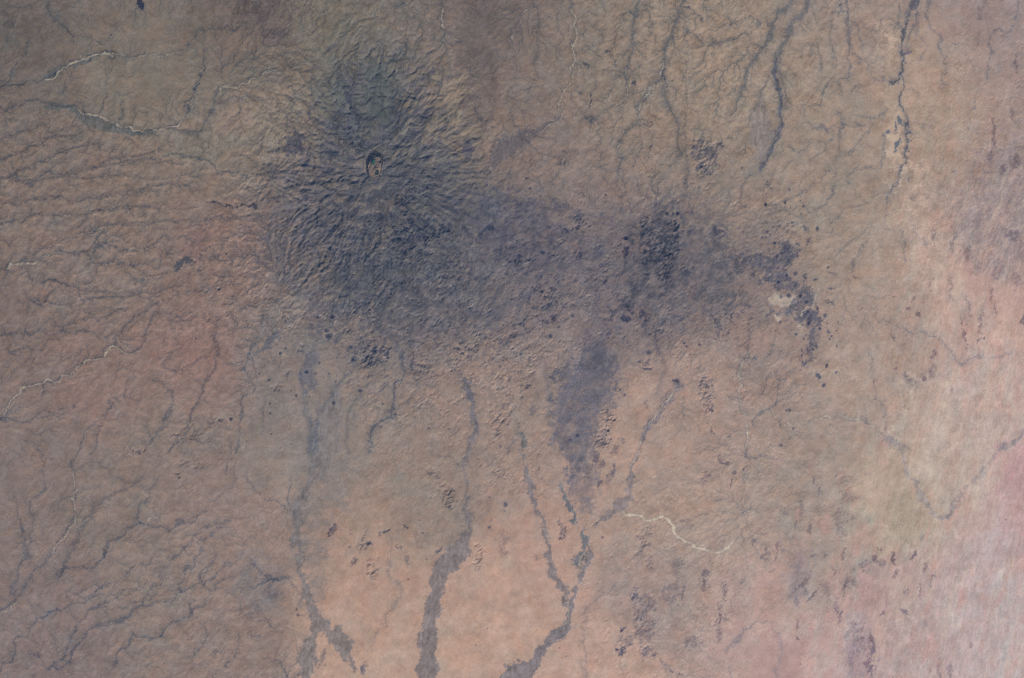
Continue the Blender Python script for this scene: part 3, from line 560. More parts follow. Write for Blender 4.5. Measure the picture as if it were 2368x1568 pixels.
LAVAS = [
 ("lava_field", "blocky dark grey lava patch west of the volcano flank", (78,76,88), .85, "00 1990,930 2060,915 2120,950 2110,1000 2060,1060 2000,1070 1955,1030 1985,980", 3),
 ("lava_field", "grey lava valley fill running south west from the winding top edge riverbed", (94,86,88), .8, "10 1300,880 1400,860 1470,840 1510,800 1525,815 1450,870 1390,910 1340,950 1300,1000 1230,1040 1120,1110 1070,1175 1010,1175 1030,1100 1080,990 1100,950 1180,950 1220,910", 4),
 ("lava_field", "upright oval dark lava patch east of the crater", (84,80,92), .85, "10 870,965 905,965 915,1020 900,1080 880,1110 850,1100 840,1040 865,1010", 3),
 ("lava_field", "smaller round dark lava patch north of the tan sand north east of the crater", (84,80,86), .75, "10 620,500 650,485 660,540 630,580 605,560", 4),
 ("lava_field", "dark lava patch at the west rim of the tan sand north east of the crater", (86,80,88), .7, "10 680,570 700,600 690,640 660,660 655,620", 4),
 ("lava_field", "tall blue grey lava sheet above the ink blot lava pond south east of the crater", (84,86,98), .8, "10 1010,1360 1070,1320 1130,1340 1120,1420 1070,1500 1040,1568 11 1050,20 990,20 10 990,1540 960,1450", 8),
 ("lava_field", "small ink blot shaped lava pond at the foot of the tall blue grey lava sheet", (64,70,92), .95, "11 955,15 1050,-8 1055,22 1010,40 985,48 968,82 948,68", 2),
 ("lava_field", "largest dark lava pond in the west, a slanted slipper shape", (78,76,84), .95, "01 1195,278 1230,255 1262,238 1300,213 1335,225 1312,260 1270,270 1225,305 1198,302", 1.5),
 ("lava_field", "thin slanted dark lava sliver north east of the slipper shaped pond", (84,74,80), .9, "01 1375,218 1400,185 1440,150 1475,138 1440,165 1408,205", 1.5),
 ("lava_field", "brown lava pond east of the slipper shaped pond", (96,86,84), .85, "01 1420,238 1470,225 1500,215 1545,228 1530,250 1490,242 1440,246", 2),
 ("lava_field", "small grey lava smudge south west of the slipper shaped pond", (86,84,86), .8, "01 930,370 970,370 990,390 960,408 935,395", 2),
 ("lava_field", "dark grey lava tongue with a lobed end at the western foot of the volcano", (92,90,96), .9, "01 1760,895 1790,850 1850,800 1870,760 1890,730 1945,725 1942,795 1890,830 1840,870 1790,895", 2.5),
 ("lava_field", "slate lava tongue ringed around a single black cone south of the volcano", (104,99,104), .8, "01 2085,970 2110,930 2160,880 2180,840 2205,900 2165,960 2175,1020 2200,1100 2165,1140 2130,1110 2110,1140 2088,1060", 3),
 ("lava_field", "big slate lava sheet ending southward above the forked wash", (92,90,102), .80,
  "11 1500,1010 1550,980 1600,960 1650,900 1700,840 1800,800 1880,860 1890,960 1880,1100 1890,1250 1830,1280 1780,1330 1760,1420 1740,1568 12 1735,20 1745,90 1700,150 1620,140 1565,80 1550,0 11 1500,1500 1490,1400 1470,1250 1500,1130", 20),
 ("lava_field", "small oval grey lava patch just west of the big slate sheet", (116,108,112), .8, "11 1440,1430 1465,1430 1478,1480 1460,1530 1430,1520 1425,1470", 3),
 ("lava_field", "black eastern lava field with a long tail south, dotted with cones", (92,88,98), .85,
  "Z3 1020,540 1080,480 1150,470 1250,500 1330,520 1390,470 1460,380 1540,420 1600,470 1560,540 1500,600 1530,680 1560,740 1640,760 1720,800 1750,830 1740,900 1700,960 1760,1000 1790,1060 1830,1110 1800,1180 1790,1260 1830,1290 1790,1370 1740,1420 1650,1475 1660,1430 1690,1400 1690,1330 1720,1290 1720,1220 1650,1180 1660,1120 1640,1090 1560,1070 1480,1085 1450,1040 1380,1000 1340,980 1400,960 1420,1000 1550,1000 1600,960 1590,880 1540,840 1450,820 1400,790 1370,700 1300,720 1220,640 1160,580 1100,600 1060,660 1040,620", 7),
 ("lava_field", "blue grey western lobe of the cone dotted lava country, with a pointed foot", (96,92,98), .75,
  "Z3 740,260 830,190 900,240 910,310 860,360 940,380 930,460 1020,540 1060,600 1030,700 1040,780 1020,880 980,960 930,1040 880,1060 820,1150 770,1190 790,1130 830,1070 740,1010 720,900 700,800 760,720 780,600 740,480 710,380", 8),
 ("lava_field", "slim dark lava stem with a forked root south of the western lava lobe", (96,90,98), .85, "Z3 845,1040 870,1060 865,1130 875,1210 850,1250 840,1230 855,1160 850,1110 800,1180 760,1200 820,1110", 2),
 ("lava_field", "dark green brown lava cap north of the crater", (78,84,85), .75, "10 190,450 330,440 345,560 385,700 330,900 210,870 150,770 190,640", 12),
 ("lava_field", "jagged narrow black lava ridge line in the western gullied plain", (62,60,74), .95, "00 1430,1405 1480,1388 1520,1410 1550,1440 1600,1432 1680,1432 1710,1405 1750,1405 1780,1440 1770,1460 1740,1425 1690,1445 1600,1445 1540,1445 1510,1420 1480,1402", 1.5),
 ("dark_outcrop", "small black comb shaped outcrop touching the top edge in the north west", (46,50,72), 1.0, "00 948,-60 996,-60 997,66 978,70 960,62 952,40", 1.0),
]
SANDS = [
 ("sand_patch", "white clay patch speckled with black cones in the eastern lava field", (186,166,148), .62, "Z3 1335,870 1350,830 1375,815 1385,795 1405,800 1425,850 1500,880 1590,890 1590,940 1540,960 1480,930 1440,920 1410,915 1395,945 1360,940 1345,910", 5),
 ("sand_patch", "small white clay patch west of the lava tail and south of the speckled one", (190,168,148), .75, "Z3 1380,1030 1430,1035 1460,1065 1440,1090 1390,1075", 2),
 ("sand_patch", "pale clay strip along the west edge of the eastern lava tail", (180,156,140), .6, "Z3 1600,1120 1650,1130 1650,1180 1625,1200 1600,1180", 3),
 ("sand_patch", "tan fan shaped sand spread north east of the crater", (136,117,100), .75, "10 830,480 850,540 870,640 800,740 700,750 650,700 690,620 780,560 820,540", 5),
 ("sand_patch", "round pinkish sand dome in the brown valley west of the volcano", (132,110,96), .7, "00 1520,780 1600,750 1720,770 1760,840 1740,900 1640,930 1540,920 1510,850", 5),
 ("sand_patch", "tan triangular sand apron west of the blocky lava patch", (126,111,96), .7, "00 1760,730 1880,740 1960,830 2000,930 1960,1010 1900,1000 1800,900", 6),
 ("sand_patch", "small tan sand triangle on the volcano flank south of the crater", (112,98,94), .75, "Z1 830,1150 900,1090 960,1060 990,1100 980,1240 900,1200", 2),
 ("sand_patch", "pink sand patch with a ragged pale outline in the upper eastern dunes", (192,150,138), .75, "21 1920,260 1990,230 2010,320 2100,330 2130,420 2110,470 2040,480 2010,510 1950,420", 3),
 ("sand_patch", "pink sand patch hung between two purple streaks at the east edge", (190,150,138), .7, "21 2160,380 2260,400 2300,450 2380,480 2380,640 2280,600 2200,650 2170,560 2180,470", 4),
 ("sand_patch", "small rose coloured oval sand patch on the southern tan plain", (178,138,126), .85, "22 950,480 985,440 1020,445 1028,500 1000,570 960,560 935,520", 2),
 ("sand_patch", "rose slanted sand patch just east of the small rose oval", (184,146,132), .75, "22 1200,540 1260,500 1315,530 1300,590 1220,640 1130,660", 4),
 ("sand_patch", "rose sand field framed by the arched creek at the south edge", (186,145,136), .65, "22 450,1340 540,1310 640,1330 650,1600 450,1600 470,1440", 8),
 ("sand_patch", "deep rose streaked sand field east of the arched creek", (184,143,136), .6, "22 690,1270 790,1300 830,1420 860,1600 690,1600", 8),
 ("sand_patch", "cream sand apron around the top of the V shaped drain", (190,160,140), .6, "22 1240,180 1340,110 1450,150 1480,240 1400,300 1300,400 1280,320", 6),
 ("sand_patch", "cream streak beside the scattered dark pools of the upper east", (186,158,134), .65, "20 1420,920 1500,900 1530,970 1490,1090 1420,1060 1400,1000", 5),
 ("sand_patch", "cream streak north of the dark pools below the top edge", (182,152,130), .55, "20 1400,190 1460,230 1490,300 1440,400 1410,440 1400,330", 6),
]
# dark pools and mud flats of the upper east
POOLS = [
 ("mud_flat", "largest dark mud flat at the top edge of the eastern channel", (96,90,100), .9, "20 1580,-60 1635,-60 1632,40 1600,62 1575,65 1570,30", 2),
 ("mud_flat", "slim upright dark pool below the top edge mud flat", (90,90,98), .85, "20 1520,225 1545,170 1565,155 1545,230 1535,285 1520,290", 1.5),
 ("mud_flat", "purple brown mud flat at the elbow of the eastern channel", (104,92,104), .9, "20 1530,368 1560,330 1590,335 1590,360 1560,372 1532,382", 1.5),
 ("mud_flat", "dark slanted pool where a creek meets the eastern channel from the west", (92,92,98), .85, "20 1420,555 1460,545 1495,540 1470,565 1440,575", 1.5),
 ("mud_flat", "uppermost black pool of the scattered string on the cream streak", (82,88,100), .9, "20 1478,815 1500,812 1520,845 1500,855 1482,838", 1.5),
 ("mud_flat", "middle black pool of the scattered string on the cream streak", (84,88,100), .9, "20 1460,850 1478,855 1470,880 1445,890", 1.5),
 ("mud_flat", "twin black pool west of the scattered string on the cream streak", (82,88,100), .9, "20 1402,905 1420,895 1425,918 1408,928", 1.5),
 ("mud_flat", "small wedge shaped black pool in the scattered string on the cream streak", (82,88,100), .9, "20 1442,890 1470,905 1475,922 1450,910", 1.5),
 ("mud_flat", "long thin black pool at the south end of the scattered string", (80,88,102), .9, "20 1478,985 1500,930 1508,935 1490,990 1485,1040 1472,1040", 1.5),
 ("mud_flat", "lone thin dark pool south of the scattered string", (100,98,104), .85, "20 1562,1270 1570,1215 1580,1205 1578,1270", 1.5),
]
# hills: sheet, x, y, half widths, turn, height (km), darkness, kind, own label or None
HILLS = """
00 60,150 40 80 0 .02 .35 dark_hill
00 1720,80 110 90 0 .02 .45 dark_hill
00 1900,230 80 50 0 .03 .45 dark_hill
00 1720,840 14 18 0 .05 .7 hill
00 1690,905 8 8 0 .04 .7 hill
10 1540,1055 26 14 15 .12 .8 dark_hill
10 1545,1125 36 28 30 .12 .75 dark_hill
10 1450,1170 26 26 0 .08 .6 dark_hill
10 1685,440 40 14 35 .12 .8 ridge
10 1720,705 9 42 -5 .12 .85 ridge
10 1650,640 16 12 0 .06 .7 hill
10 2035,570 24 7 40 .1 .9 ridge
10 2130,850 26 60 -25 .1 .6 dark_hill
10 1010,835 22 8 -30 .08 .85 ridge
10 2150,1015 28 7 -40 .08 .7 ridge
10 1285,1240 24 7 25 .1 .85 ridge
10 1310,1305 8 8 0 .08 .9 cone
10 1005,1285 8 8 0 .06 .85 cone
10 1840,360 18 10 -35 .08 .8 ridge
10 1800,400 26 10 15 .06 .6 ridge
10 2255,1480 12 10 0 .1 .8 cone
10 2330,1478 12 14 0 .12 .85 cone
10 2100,1500 36 40 20 .12 .6 dark_hill
10 1830,1345 8 7 0 .06 .9 cone
20 20,50 26 8 10 .06 .85 ridge
20 105,110 70 10 38 .06 .5 ridge
20 215,285 14 24 0 .03 .55 dark_hill
20 210,370 16 12 0 .03 .5 dark_hill
20 600,1282 11 30 8 .08 .85 dark_hill
20 575,1412 10 10 0 .08 .85 cone
20 710,1400 11 11 0 .06 .75 cone
20 735,1312 8 16 -20 .06 .7 ridge
20 820,1390 6 6 0 .06 .8 cone
20 840,1425 7 6 0 .06 .8 cone
20 435,1420 12 12 0 .03 .5 hill
20 410,1165 8 16 0 .06 .7 hill
20 2060,100 28 36 0 .03 .5 dark_hill
20 2310,455 14 80 6 .05 .75 dark_hill
20 2160,930 14 95 -2 .05 .65 dark_hill
20 2130,1090 22 40 30 .05 .6 dark_hill
20 2225,1170 20 50 30 .05 .65 dark_hill
20 2300,1110 36 50 20 .05 .6 dark_hill
20 1740,1150 9 20 0 .04 .7 hill
20 1885,1180 16 24 0 .05 .7 dark_hill
20 1890,305 5 7 0 .04 .9 cone
20 2285,800 8 60 -8 .03 .5 ridge
20 1590,1380 26 22 0 .02 .4 dark_hill
20 1820,1290 40 30 0 .02 .3 dark_hill
20 1430,1180 4 40 5 .0 .3 hill
01 285,1145 8 28 0 .05 .8 ridge
01 235,915 8 14 0 .05 .7 hill
01 403,1155 4 18 0 .03 .5 ridge
01 1358,780 4 16 0 .04 .8 ridge
01 175,715 8 12 0 .04 .6 hill
01 1600,1331 12 12 0 .13 1 cone
01 1870,1228 7 7 0 .09 .95 cone
01 1872,1297 7 7 0 .09 .95 cone
01 1883,1440 7 6 0 .08 .9 cone
01 1862,1062 11 8 10 .1 .9 cone
01 2010,1140 6 6 0 .07 .85 cone
01 2055,1172 8 10 0 .08 .8 cone
01 2146,1180 6 6 0 .07 .85 cone
01 1946,880 9 12 20 .1 .9 cone
01 1978,845 8 7 0 .08 .9 cone
01 1891,930 5 5 0 .06 .85 cone
01 1795,1018 7 6 0 .06 .8 cone
01 2126,1006 13 11 0 .12 1 cone
01 2185,1016 8 10 0 .08 .75 cone
01 2206,945 7 9 0 .08 .8 cone
01 2282,1022 8 7 0 .07 .8 cone
01 2326,1076 7 8 0 .08 .85 cone
01 2330,1037 6 6 0 .07 .85 cone
01 2340,910 5 6 0 .06 .8 cone
01 2267,722 15 14 0 .13 .95 cone
01 2275,780 20 14 -15 .13 .95 cone
01 2305,625 16 14 0 .13 .9 cone
01 2205,632 10 10 0 .1 .85 cone
01 2020,1510 6 6 0 .06 .8 cone
01 2293,1420 5 5 0 .06 .8 cone
01 1713,1490 5 5 0 .06 .8 cone
01 1705,1529 5 5 0 .06 .8 cone
01 2315,1222 12 13 -40 .12 .9 cone
01 1980,655 8 8 0 .08 .8 cone
01 1725,925 12 6 -30 .05 .6 ridge
01 1520,1338 30 8 -12 .14 .8 rocky_hill
01 1215,1445 40 7 -8 .14 .55 rocky_hill
01 1915,1120 30 22 -10 .13 .5 rocky_hill
01 1980,1000 36 40 0 .15 .4 rocky_hill
01 1640,1080 26 18 0 .1 .2 rocky_hill
01 1330,1450 70 30 -30 .12 .25 rocky_hill
01 1450,1370 50 22 -35 .1 .3 rocky_hill
01 850,1443 16 7 -20 .07 .3 rocky_hill
01 485,1445 16 5 -45 .06 .5 ridge
01 985,1550 22 8 -35 .1 .7 rocky_hill
01 2085,840 30 26 0 .14 .35 rocky_hill
01 410,1338 6 6 0 .04 .6 cone
11 1970,80 15 12 -20 .13 .95 cone
11 1960,175 18 24 0 .13 .9 cone
11 1395,180 16 12 0 .13 .95 cone
11 1232,202 12 12 0 .12 .9 cone
11 1210,245 24 16 10 .1 .7 dark_hill
11 1833,375 12 18 0 .1 .85 cone
11 1805,285 18 22 0 .08 .65 dark_hill
11 1490,115 44 24 -35 .1 .7 dark_hill
11 1640,185 36 62 10 .16 .8 dark_hill
11 1480,635 20 18 0 .16 .75 cone
11 1592,625 18 14 20 .14 .8 cone
11 1636,1446 15 12 0 .12 .75 cone
11 1577,1475 12 8 0 .08 .8 cone
11 1450,755 14 14 0 .1 .8 cone
11 1395,655 12 10 0 .1 .85 cone
11 1427,670 8 7 0 .08 .85 cone
11 1500,698 10 8 0 .08 .8 cone
11 2090,635 46 44 0 .16 .75 dark_hill
11 2000,590 34 24 0 .08 .7 dark_hill
11 1955,640 16 18 30 .12 .9 cone
11 750,1403 8 8 0 .08 .75 cone
11 607,1393 11 6 -20 .1 .9 cone
11 134,1136 16 10 0 .12 .8 cone
11 283,1230 6 6 0 .06 .85 cone
11 185,1040 9 7 0 .08 .85 cone
11 350,590 8 7 0 .08 .9 cone
11 180,930 30 20 -45 .14 .9 dark_hill
11 240,910 20 16 0 .12 .8 dark_hill
11 65,835 14 12 0 .1 .8 cone
11 80,920 14 9 -25 .1 .9 cone
11 70,1080 26 34 40 .12 .55 dark_hill
11 1460,1050 22 14 -40 .12 .7 ridge
11 1288,1085 10 26 25 .12 .75 ridge
11 1245,1190 8 20 25 .1 .6 ridge
11 1300,910 12 22 10 .12 .85 dark_hill
11 1240,885 12 10 0 .12 .85 cone
11 1120,1245 26 30 0 .04 .55 dark_hill
11 1325,1270 18 36 0 .06 .5 dark_hill
11 1860,1340 48 60 20 .2 .35 rocky_hill
11 1800,1470 50 60 35 .22 .55 rocky_hill
11 1100,1330 70 50 -20 .14 .15 rocky_hill
11 1090,1430 34 40 0 .14 .2 rocky_hill
11 560,1240 90 50 -20 .1 .1 rocky_hill
11 560,970 60 70 0 .14 .3 rocky_hill
11 290,1100 26 20 0 .1 .35 rocky_hill
11 1925,1480 26 18 20 .1 .6 dark_hill
11 1890,1540 14 26 0 .1 .5 dark_hill
11 2095,1220 10 26 0 .05 .6 ridge
11 2115,1250 6 14 0 .05 .6 ridge
11 2330,1080 18 14 0 .13 .9 cone
11 1930,1130 7 8 0 .07 .85 cone
11 1055,1498 8 8 0 .06 .8 cone
11 1110,1520 12 18 0 .07 .6 dark_hill
Z3 15,330 17 17 0 .12 .95 cone
Z3 1305,12 12 14 30 .1 .95 cone
Z3 1490,5 9 8 0 .08 .9 cone
Z3 1665,30 8 8 0 .08 .9 cone
Z3 1640,105 8 8 0 .07 .85 cone
Z3 1550,185 12 11 0 .1 .95 cone
Z3 1690,250 34 48 -10 .1 .8 dark_hill
Z3 1790,238 15 22 0 .12 .9 cone
Z3 1320,268 18 14 0 .1 .75 cone
Z3 1275,320 9 9 0 .07 .75 cone
Z3 1310,320 9 9 0 .07 .8 cone
Z3 1460,310 10 10 0 .07 .65 cone
Z3 1390,378 16 13 -30 .12 .95 cone
Z3 1470,420 44 60 30 .08 .65 dark_hill
Z3 1525,468 30 38 0 .14 .8 dark_hill
Z3 1580,450 26 48 0 .12 .75 dark_hill
Z3 1405,495 14 24 30 .13 .95 cone
Z3 1535,530 24 36 20 .08 .65 dark_hill
Z3 1495,622 11 10 0 .08 .85 cone
Z3 1585,655 20 16 0 .1 .8 cone
Z3 1505,670 18 13 0 .1 .85 cone
Z3 1692,690 14 30 0 .1 .75 cone
Z3 1765,708 20 12 -15 .1 .8 cone
Z3 1885,598 15 11 -30 .1 .9 cone
Z3 1430,735 13 16 0 .11 .95 cone
Z3 1930,803 36 14 -8 .07 .8 ridge
Z3 1600,770 36 40 0 .08 .65 dark_hill
Z3 1520,866 20 22 0 .12 .9 cone
Z3 1450,875 14 18 0 .08 .8 cone
Z3 1632,872 14 18 0 .11 .95 cone
Z3 1680,920 14 12 0 .1 .9 cone
Z3 1765,965 14 30 10 .09 .8 cone
Z3 1690,1062 36 40 0 .12 .7 dark_hill
Z3 1855,1045 17 22 0 .1 .8 cone
Z3 1970,1095 8 27 -18 .08 .85 ridge
Z3 1707,1120 14 16 0 .12 1 cone
Z3 1812,1170 14 13 0 .12 1 cone
Z3 1890,1195 14 20 -20 .09 .75 cone
Z3 1915,1236 9 9 0 .09 .95 cone
Z3 1905,1265 9 11 0 .09 .9 cone
Z3 1965,1185 8 8 0 .07 .85 cone
Z3 1585,1222 14 12 0 .1 .9 cone
Z3 1660,1262 11 12 0 .08 .8 cone
Z3 1395,1184 6 6 0 .07 .85 cone
Z3 1436,1208 6 9 0 .06 .75 cone
Z3 1440,1102 13 12 0 .07 .75 cone
Z3 1150,965 7 8 0 .07 .7 cone
Z3 985,1055 10 20 0 .09 .75 cone
Z3 965,1213 8 12 0 .07 .8 cone
Z3 917,1227 8 7 0 .06 .7 cone
Z3 953,1281 6 6 0 .07 .9 cone
Z3 1642,1362 9 22 -15 .08 .75 cone
Z3 1752,1362 12 12 0 .11 1 cone
Z3 1700,1010 12 12 0 .09 .85 cone
Z3 1540,965 16 22 0 .07 .75 cone
Z3 1965,1325 7 9 0 .07 .85 cone
Z3 1880,1508 10 22 8 .07 .75 cone
Z3 550,1308 15 13 0 .1 .85 cone
Z3 572,1337 10 10 0 .08 .8 cone
Z3 688,1318 20 14 30 .09 .75 cone
Z3 325,1180 15 10 0 .1 .8 cone
Z3 232,1222 14 9 -25 .1 .8 cone
Z3 220,1392 24 20 -30 .11 .85 cone
Z3 205,1545 30 18 20 .14 .9 cone
Z3 205,1475 34 26 0 .1 .45 dark_hill
Z3 490,102 15 15 0 .13 .9 cone
Z3 385,106 14 12 0 .11 .85 cone
Z3 448,105 9 14 0 .1 .75 cone
Z3 45,685 7 7 0 .07 .85 cone
Z3 1065,1335 16 30 -30 .06 .55 ridge
Z3 830,250 40 40 0 .05 .65 dark_hill
Z3 910,245 36 14 -10 .06 .8 dark_hill
Z3 880,305 30 22 10 .05 .65 dark_hill
Z3 140,1475 18 12 0 .1 .75 cone
Z3 1200,600 30 50 0 .05 .35 dark_hill
Z3 600,680 40 40 0 .08 .6 dark_hill
Z3 1100,840 34 40 20 .05 .55 dark_hill
Z3 1075,1000 10 30 12 .05 .6 ridge
Z3 1685,380 50 14 -65 .06 .65 dark_hill
Z3 1730,370 14 50 0 .05 .65 dark_hill
21 945,1052 13 24 30 .1 .95 cone
21 980,1099 12 16 25 .1 .95 cone
21 1000,966 7 16 0 .07 .8 cone
21 1066,1010 8 10 20 .07 .85 cone
21 1135,976 4 7 0 .04 .7 cone
21 440,1146 7 7 0 .08 .95 cone
21 1321,1078 5 10 0 .06 .95 ridge
21 1449,756 5 22 -8 .05 .85 ridge
21 740,1270 10 11 0 .07 .85 cone
21 719,1272 5 8 0 .05 .8 cone
21 1018,1372 5 7 0 .04 .8 cone
21 687,1380 14 30 0 .06 .55 dark_hill
21 768,1400 10 14 0 .06 .7 hill
21 330,1455 14 18 0 .06 .6 dark_hill
21 742,1475 5 8 0 .04 .7 cone
21 682,1513 12 10 0 .06 .8 cone
21 1480,975 16 24 30 .05 .6 ridge
21 1560,570 30 10 30 .05 .75 ridge
21 1632,610 10 22 -30 .05 .7 ridge
21 1195,625 40 6 -30 .05 .55 ridge
21 1245,572 22 6 0 .04 .5 ridge
21 1450,468 26 6 10 .05 .6 ridge
21 1585,490 8 44 25 .04 .45 ridge
21 1722,430 12 50 5 .05 .6 dark_hill
21 1190,352 24 18 0 .05 .4 ridge
21 1030,330 34 14 -5 .05 .45 ridge
21 1025,468 30 8 5 .06 .65 ridge
21 1020,525 40 10 12 .05 .6 ridge
21 1950,760 16 100 -8 .05 .75 dark_hill
21 1985,600 8 80 -4 .03 .55 ridge
21 2065,640 18 110 4 .05 .75 dark_hill
21 2045,780 14 50 15 .04 .6 dark_hill
21 2140,470 16 50 0 .04 .65 dark_hill
21 2165,580 9 60 -12 .04 .6 ridge
21 2350,660 18 44 0 .05 .75 dark_hill
21 1740,900 18 70 10 .05 .6 dark_hill
21 1740,1000 34 50 20 .05 .5 dark_hill
21 1600,1085 56 30 20 .05 .55 dark_hill
21 1680,1040 20 40 -30 .05 .6 dark_hill
21 1550,1040 12 40 5 .05 .55 ridge
21 1865,1120 10 60 0 .02 .45 ridge
21 1860,430 12 110 0 .03 .5 dark_hill
21 1735,60 22 50 8 .03 .55 dark_hill
21 1860,100 10 90 0 .03 .5 ridge
21 1970,180 36 70 0 .04 .5 dark_hill
21 2040,270 40 50 0 .04 .5 dark_hill
21 2280,60 70 40 20 .05 .6 dark_hill
21 2180,300 50 60 0 .04 .45 dark_hill
21 2300,380 36 60 20 .04 .5 dark_hill
21 160,1150 50 110 -10 .12 .4 rocky_hill
21 150,1060 60 50 20 .1 .45 rocky_hill
21 190,1250 14 60 -15 .12 .6 ridge
21 190,1400 60 14 45 .1 .45 rocky_hill
02 2305,530 30 18 -30 .1 .85 dark_hill
02 2290,580 26 36 25 .06 .8 dark_hill
02 2060,1095 11 16 0 .07 .85 hill
02 2065,1130 12 12 0 .05 .7 hill
02 945,10 30 8 -8 .12 .85 ridge
02 1240,180 12 8 -30 .1 .85 ridge
02 1225,155 16 6 0 .08 .7 ridge
02 1280,90 80 24 10 .1 .15 rocky_hill
02 1400,100 60 24 -10 .1 .18 rocky_hill
02 350,47 14 5 -25 .05 .6 ridge
02 240,128 16 5 -30 .05 .6 ridge
02 1320,1280 36 5 -55 .12 .2 ridge
02 1242,1383 20 5 -55 .12 .2 ridge
02 1757,1380 12 5 -55 .1 .4 ridge
02 725,1430 34 6 42 .09 .6 ridge
02 1780,1270 60 22 0 .02 .4 dark_hill
02 1865,585 12 22 0 .02 .6 dark_hill
02 1820,530 18 16 0 .01 .45 dark_hill
02 230,1400 50 26 25 .02 .5 dark_hill
02 720,705 14 28 0 .02 .6 dark_hill
02 1880,980 70 50 0 .01 .4 dark_hill
02 1860,880 70 24 -5 .02 .55 dark_hill
02 1720,790 50 40 0 .01 .35 dark_hill
02 1750,1090 60 50 0 .01 .3 dark_hill
02 2230,1440 26 70 20 .03 .6 dark_hill
02 920,1030 40 26 0 .01 .4 dark_hill
12 150,1495 20 54 0 .08 .85 dark_hill
12 155,630 34 50 10 .14 .35 rocky_hill
12 190,640 10 20 40 .1 .85 ridge
12 205,800 40 62 20 .14 .35 rocky_hill
12 70,560 12 26 0 .08 .75 rocky_hill
12 72,660 18 26 0 .08 .7 rocky_hill
12 90,760 26 28 0 .09 .65 rocky_hill
12 320,550 44 7 -35 .1 .85 ridge
12 270,570 20 8 -45 .1 .7 ridge
12 400,560 8 22 0 .07 .75 rocky_hill
12 400,640 10 24 0 .07 .7 rocky_hill
12 430,750 12 40 -8 .09 .5 rocky_hill
12 435,522 22 6 8 .07 .85 ridge
12 640,130 34 66 -25 .13 .25 rocky_hill
12 745,310 46 84 -15 .16 .3 rocky_hill
12 740,395 20 14 0 .1 .85 rocky_hill
12 690,680 44 8 -30 .09 .7 ridge
12 565,560 16 5 5 .06 .8 ridge
12 1100,130 56 50 0 .13 .12 rocky_hill
12 945,750 34 96 18 .16 .28 rocky_hill
12 1530,535 30 56 -15 .14 .75 rocky_hill
12 1530,585 26 10 -10 .1 .95 ridge
12 1135,362 14 17 0 .06 .85 cone
12 1022,518 14 10 -40 .06 .85 cone
12 1130,410 7 5 0 .04 .7 cone
12 1040,475 6 20 15 .03 .5 ridge
12 955,95 14 6 -30 .08 .5 ridge
12 1360,120 16 22 0 .08 .5 rocky_hill
12 990,275 20 9 -30 .08 .2 rocky_hill
12 1130,690 36 26 0 .05 .3 hill
12 1110,600 50 60 -20 .01 .35 dark_hill
12 930,960 56 86 -15 .01 .4 stain
12 1780,230 7 30 5 .05 .8 ridge
12 1860,175 22 56 25 .07 .75 dark_hill
12 1780,50 22 60 0 .06 .7 dark_hill
12 1890,100 8 30 0 .05 .7 ridge
12 1770,490 10 22 10 .02 .6 dark_hill
12 1810,590 12 8 0 .03 .7 cone
12 2090,650 40 100 18 .12 .35 rocky_hill
12 2130,560 16 50 10 .08 .35 rocky_hill
12 2130,770 30 50 -20 .1 .4 rocky_hill
12 2040,960 30 50 0 .07 .55 dark_hill
12 2035,995 32 16 -15 .07 .75 dark_hill
12 2290,975 80 66 -20 .05 .5 ring_hill
12 2100,1080 66 90 8 .09 .5 dark_hill
12 2100,1230 80 90 0 .09 .45 dark_hill
12 1960,1300 50 80 15 .09 .5 dark_hill
12 1940,1220 10 42 20 .1 .95 ridge
12 2110,1390 60 40 -10 .1 .65 dark_hill
12 1935,1370 36 22 0 .1 .85 dark_hill
12 2250,1470 60 30 30 .05 .55 dark_hill
12 2330,1530 40 16 20 .05 .55 dark_hill
12 2320,790 46 70 0 .03 .4 dark_hill
12 1510,1358 8 8 0 .03 .7 cone
12 1555,1413 8 8 0 .03 .7 cone
12 1020,316 8 7 0 .03 .65 cone
12 825,858 5 5 0 .02 .6 cone
12 1010,1225 5 5 0 .02 .6 cone
12 935,1340 8 6 0 .02 .6 cone
12 930,1220 5 4 0 .02 .5 cone
12 1350,725 14 22 -20 .03 .5 hill
12 1410,930 12 32 10 .02 .3 stain
12 460,880 11 10 0 .05 .6 cone
12 540,470 6 6 0 .03 .7 cone
12 590,745 6 6 0 .03 .7 cone
22 150,900 32 86 0 .05 .7 dark_hill
22 285,950 26 60 -5 .05 .6 dark_hill
22 340,1060 10 60 -15 .04 .55 ridge
22 260,1120 24 56 0 .05 .65 dark_hill
22 290,1150 36 30 20 .04 .5 dark_hill
22 245,1240 28 70 5 .04 .55 dark_hill
22 425,880 20 34 10 .03 .5 dark_hill
22 570,700 16 46 10 .04 .55 dark_hill
22 650,680 10 50 15 .04 .6 ridge
22 560,570 34 22 0 .03 .45 dark_hill
22 500,620 9 26 0 .03 .55 ridge
22 620,830 30 6 -35 .03 .6 ridge
22 820,430 18 80 3 .03 .55 dark_hill
22 785,515 7 36 3 .05 .85 ridge
22 715,420 40 30 0 .03 .4 dark_hill
22 905,190 9 24 0 .05 .75 ridge
22 945,270 24 40 10 .04 .55 dark_hill
22 1065,160 7 20 0 .05 .75 ridge
22 1150,190 50 50 0 .03 .35 dark_hill
22 1150,320 50 50 10 .03 .45 dark_hill
22 1110,450 60 60 10 .03 .4 dark_hill
22 1095,550 50 60 0 .03 .4 dark_hill
22 885,540 14 60 -10 .03 .55 ridge
22 800,700 70 150 15 .01 .45 stain
22 840,900 40 80 20 .03 .5 dark_hill
22 910,1000 8 90 25 .04 .75 ridge
22 780,960 60 6 -50 .03 .75 ridge
22 810,1050 24 60 0 .04 .55 dark_hill
22 850,980 40 40 0 .04 .5 dark_hill
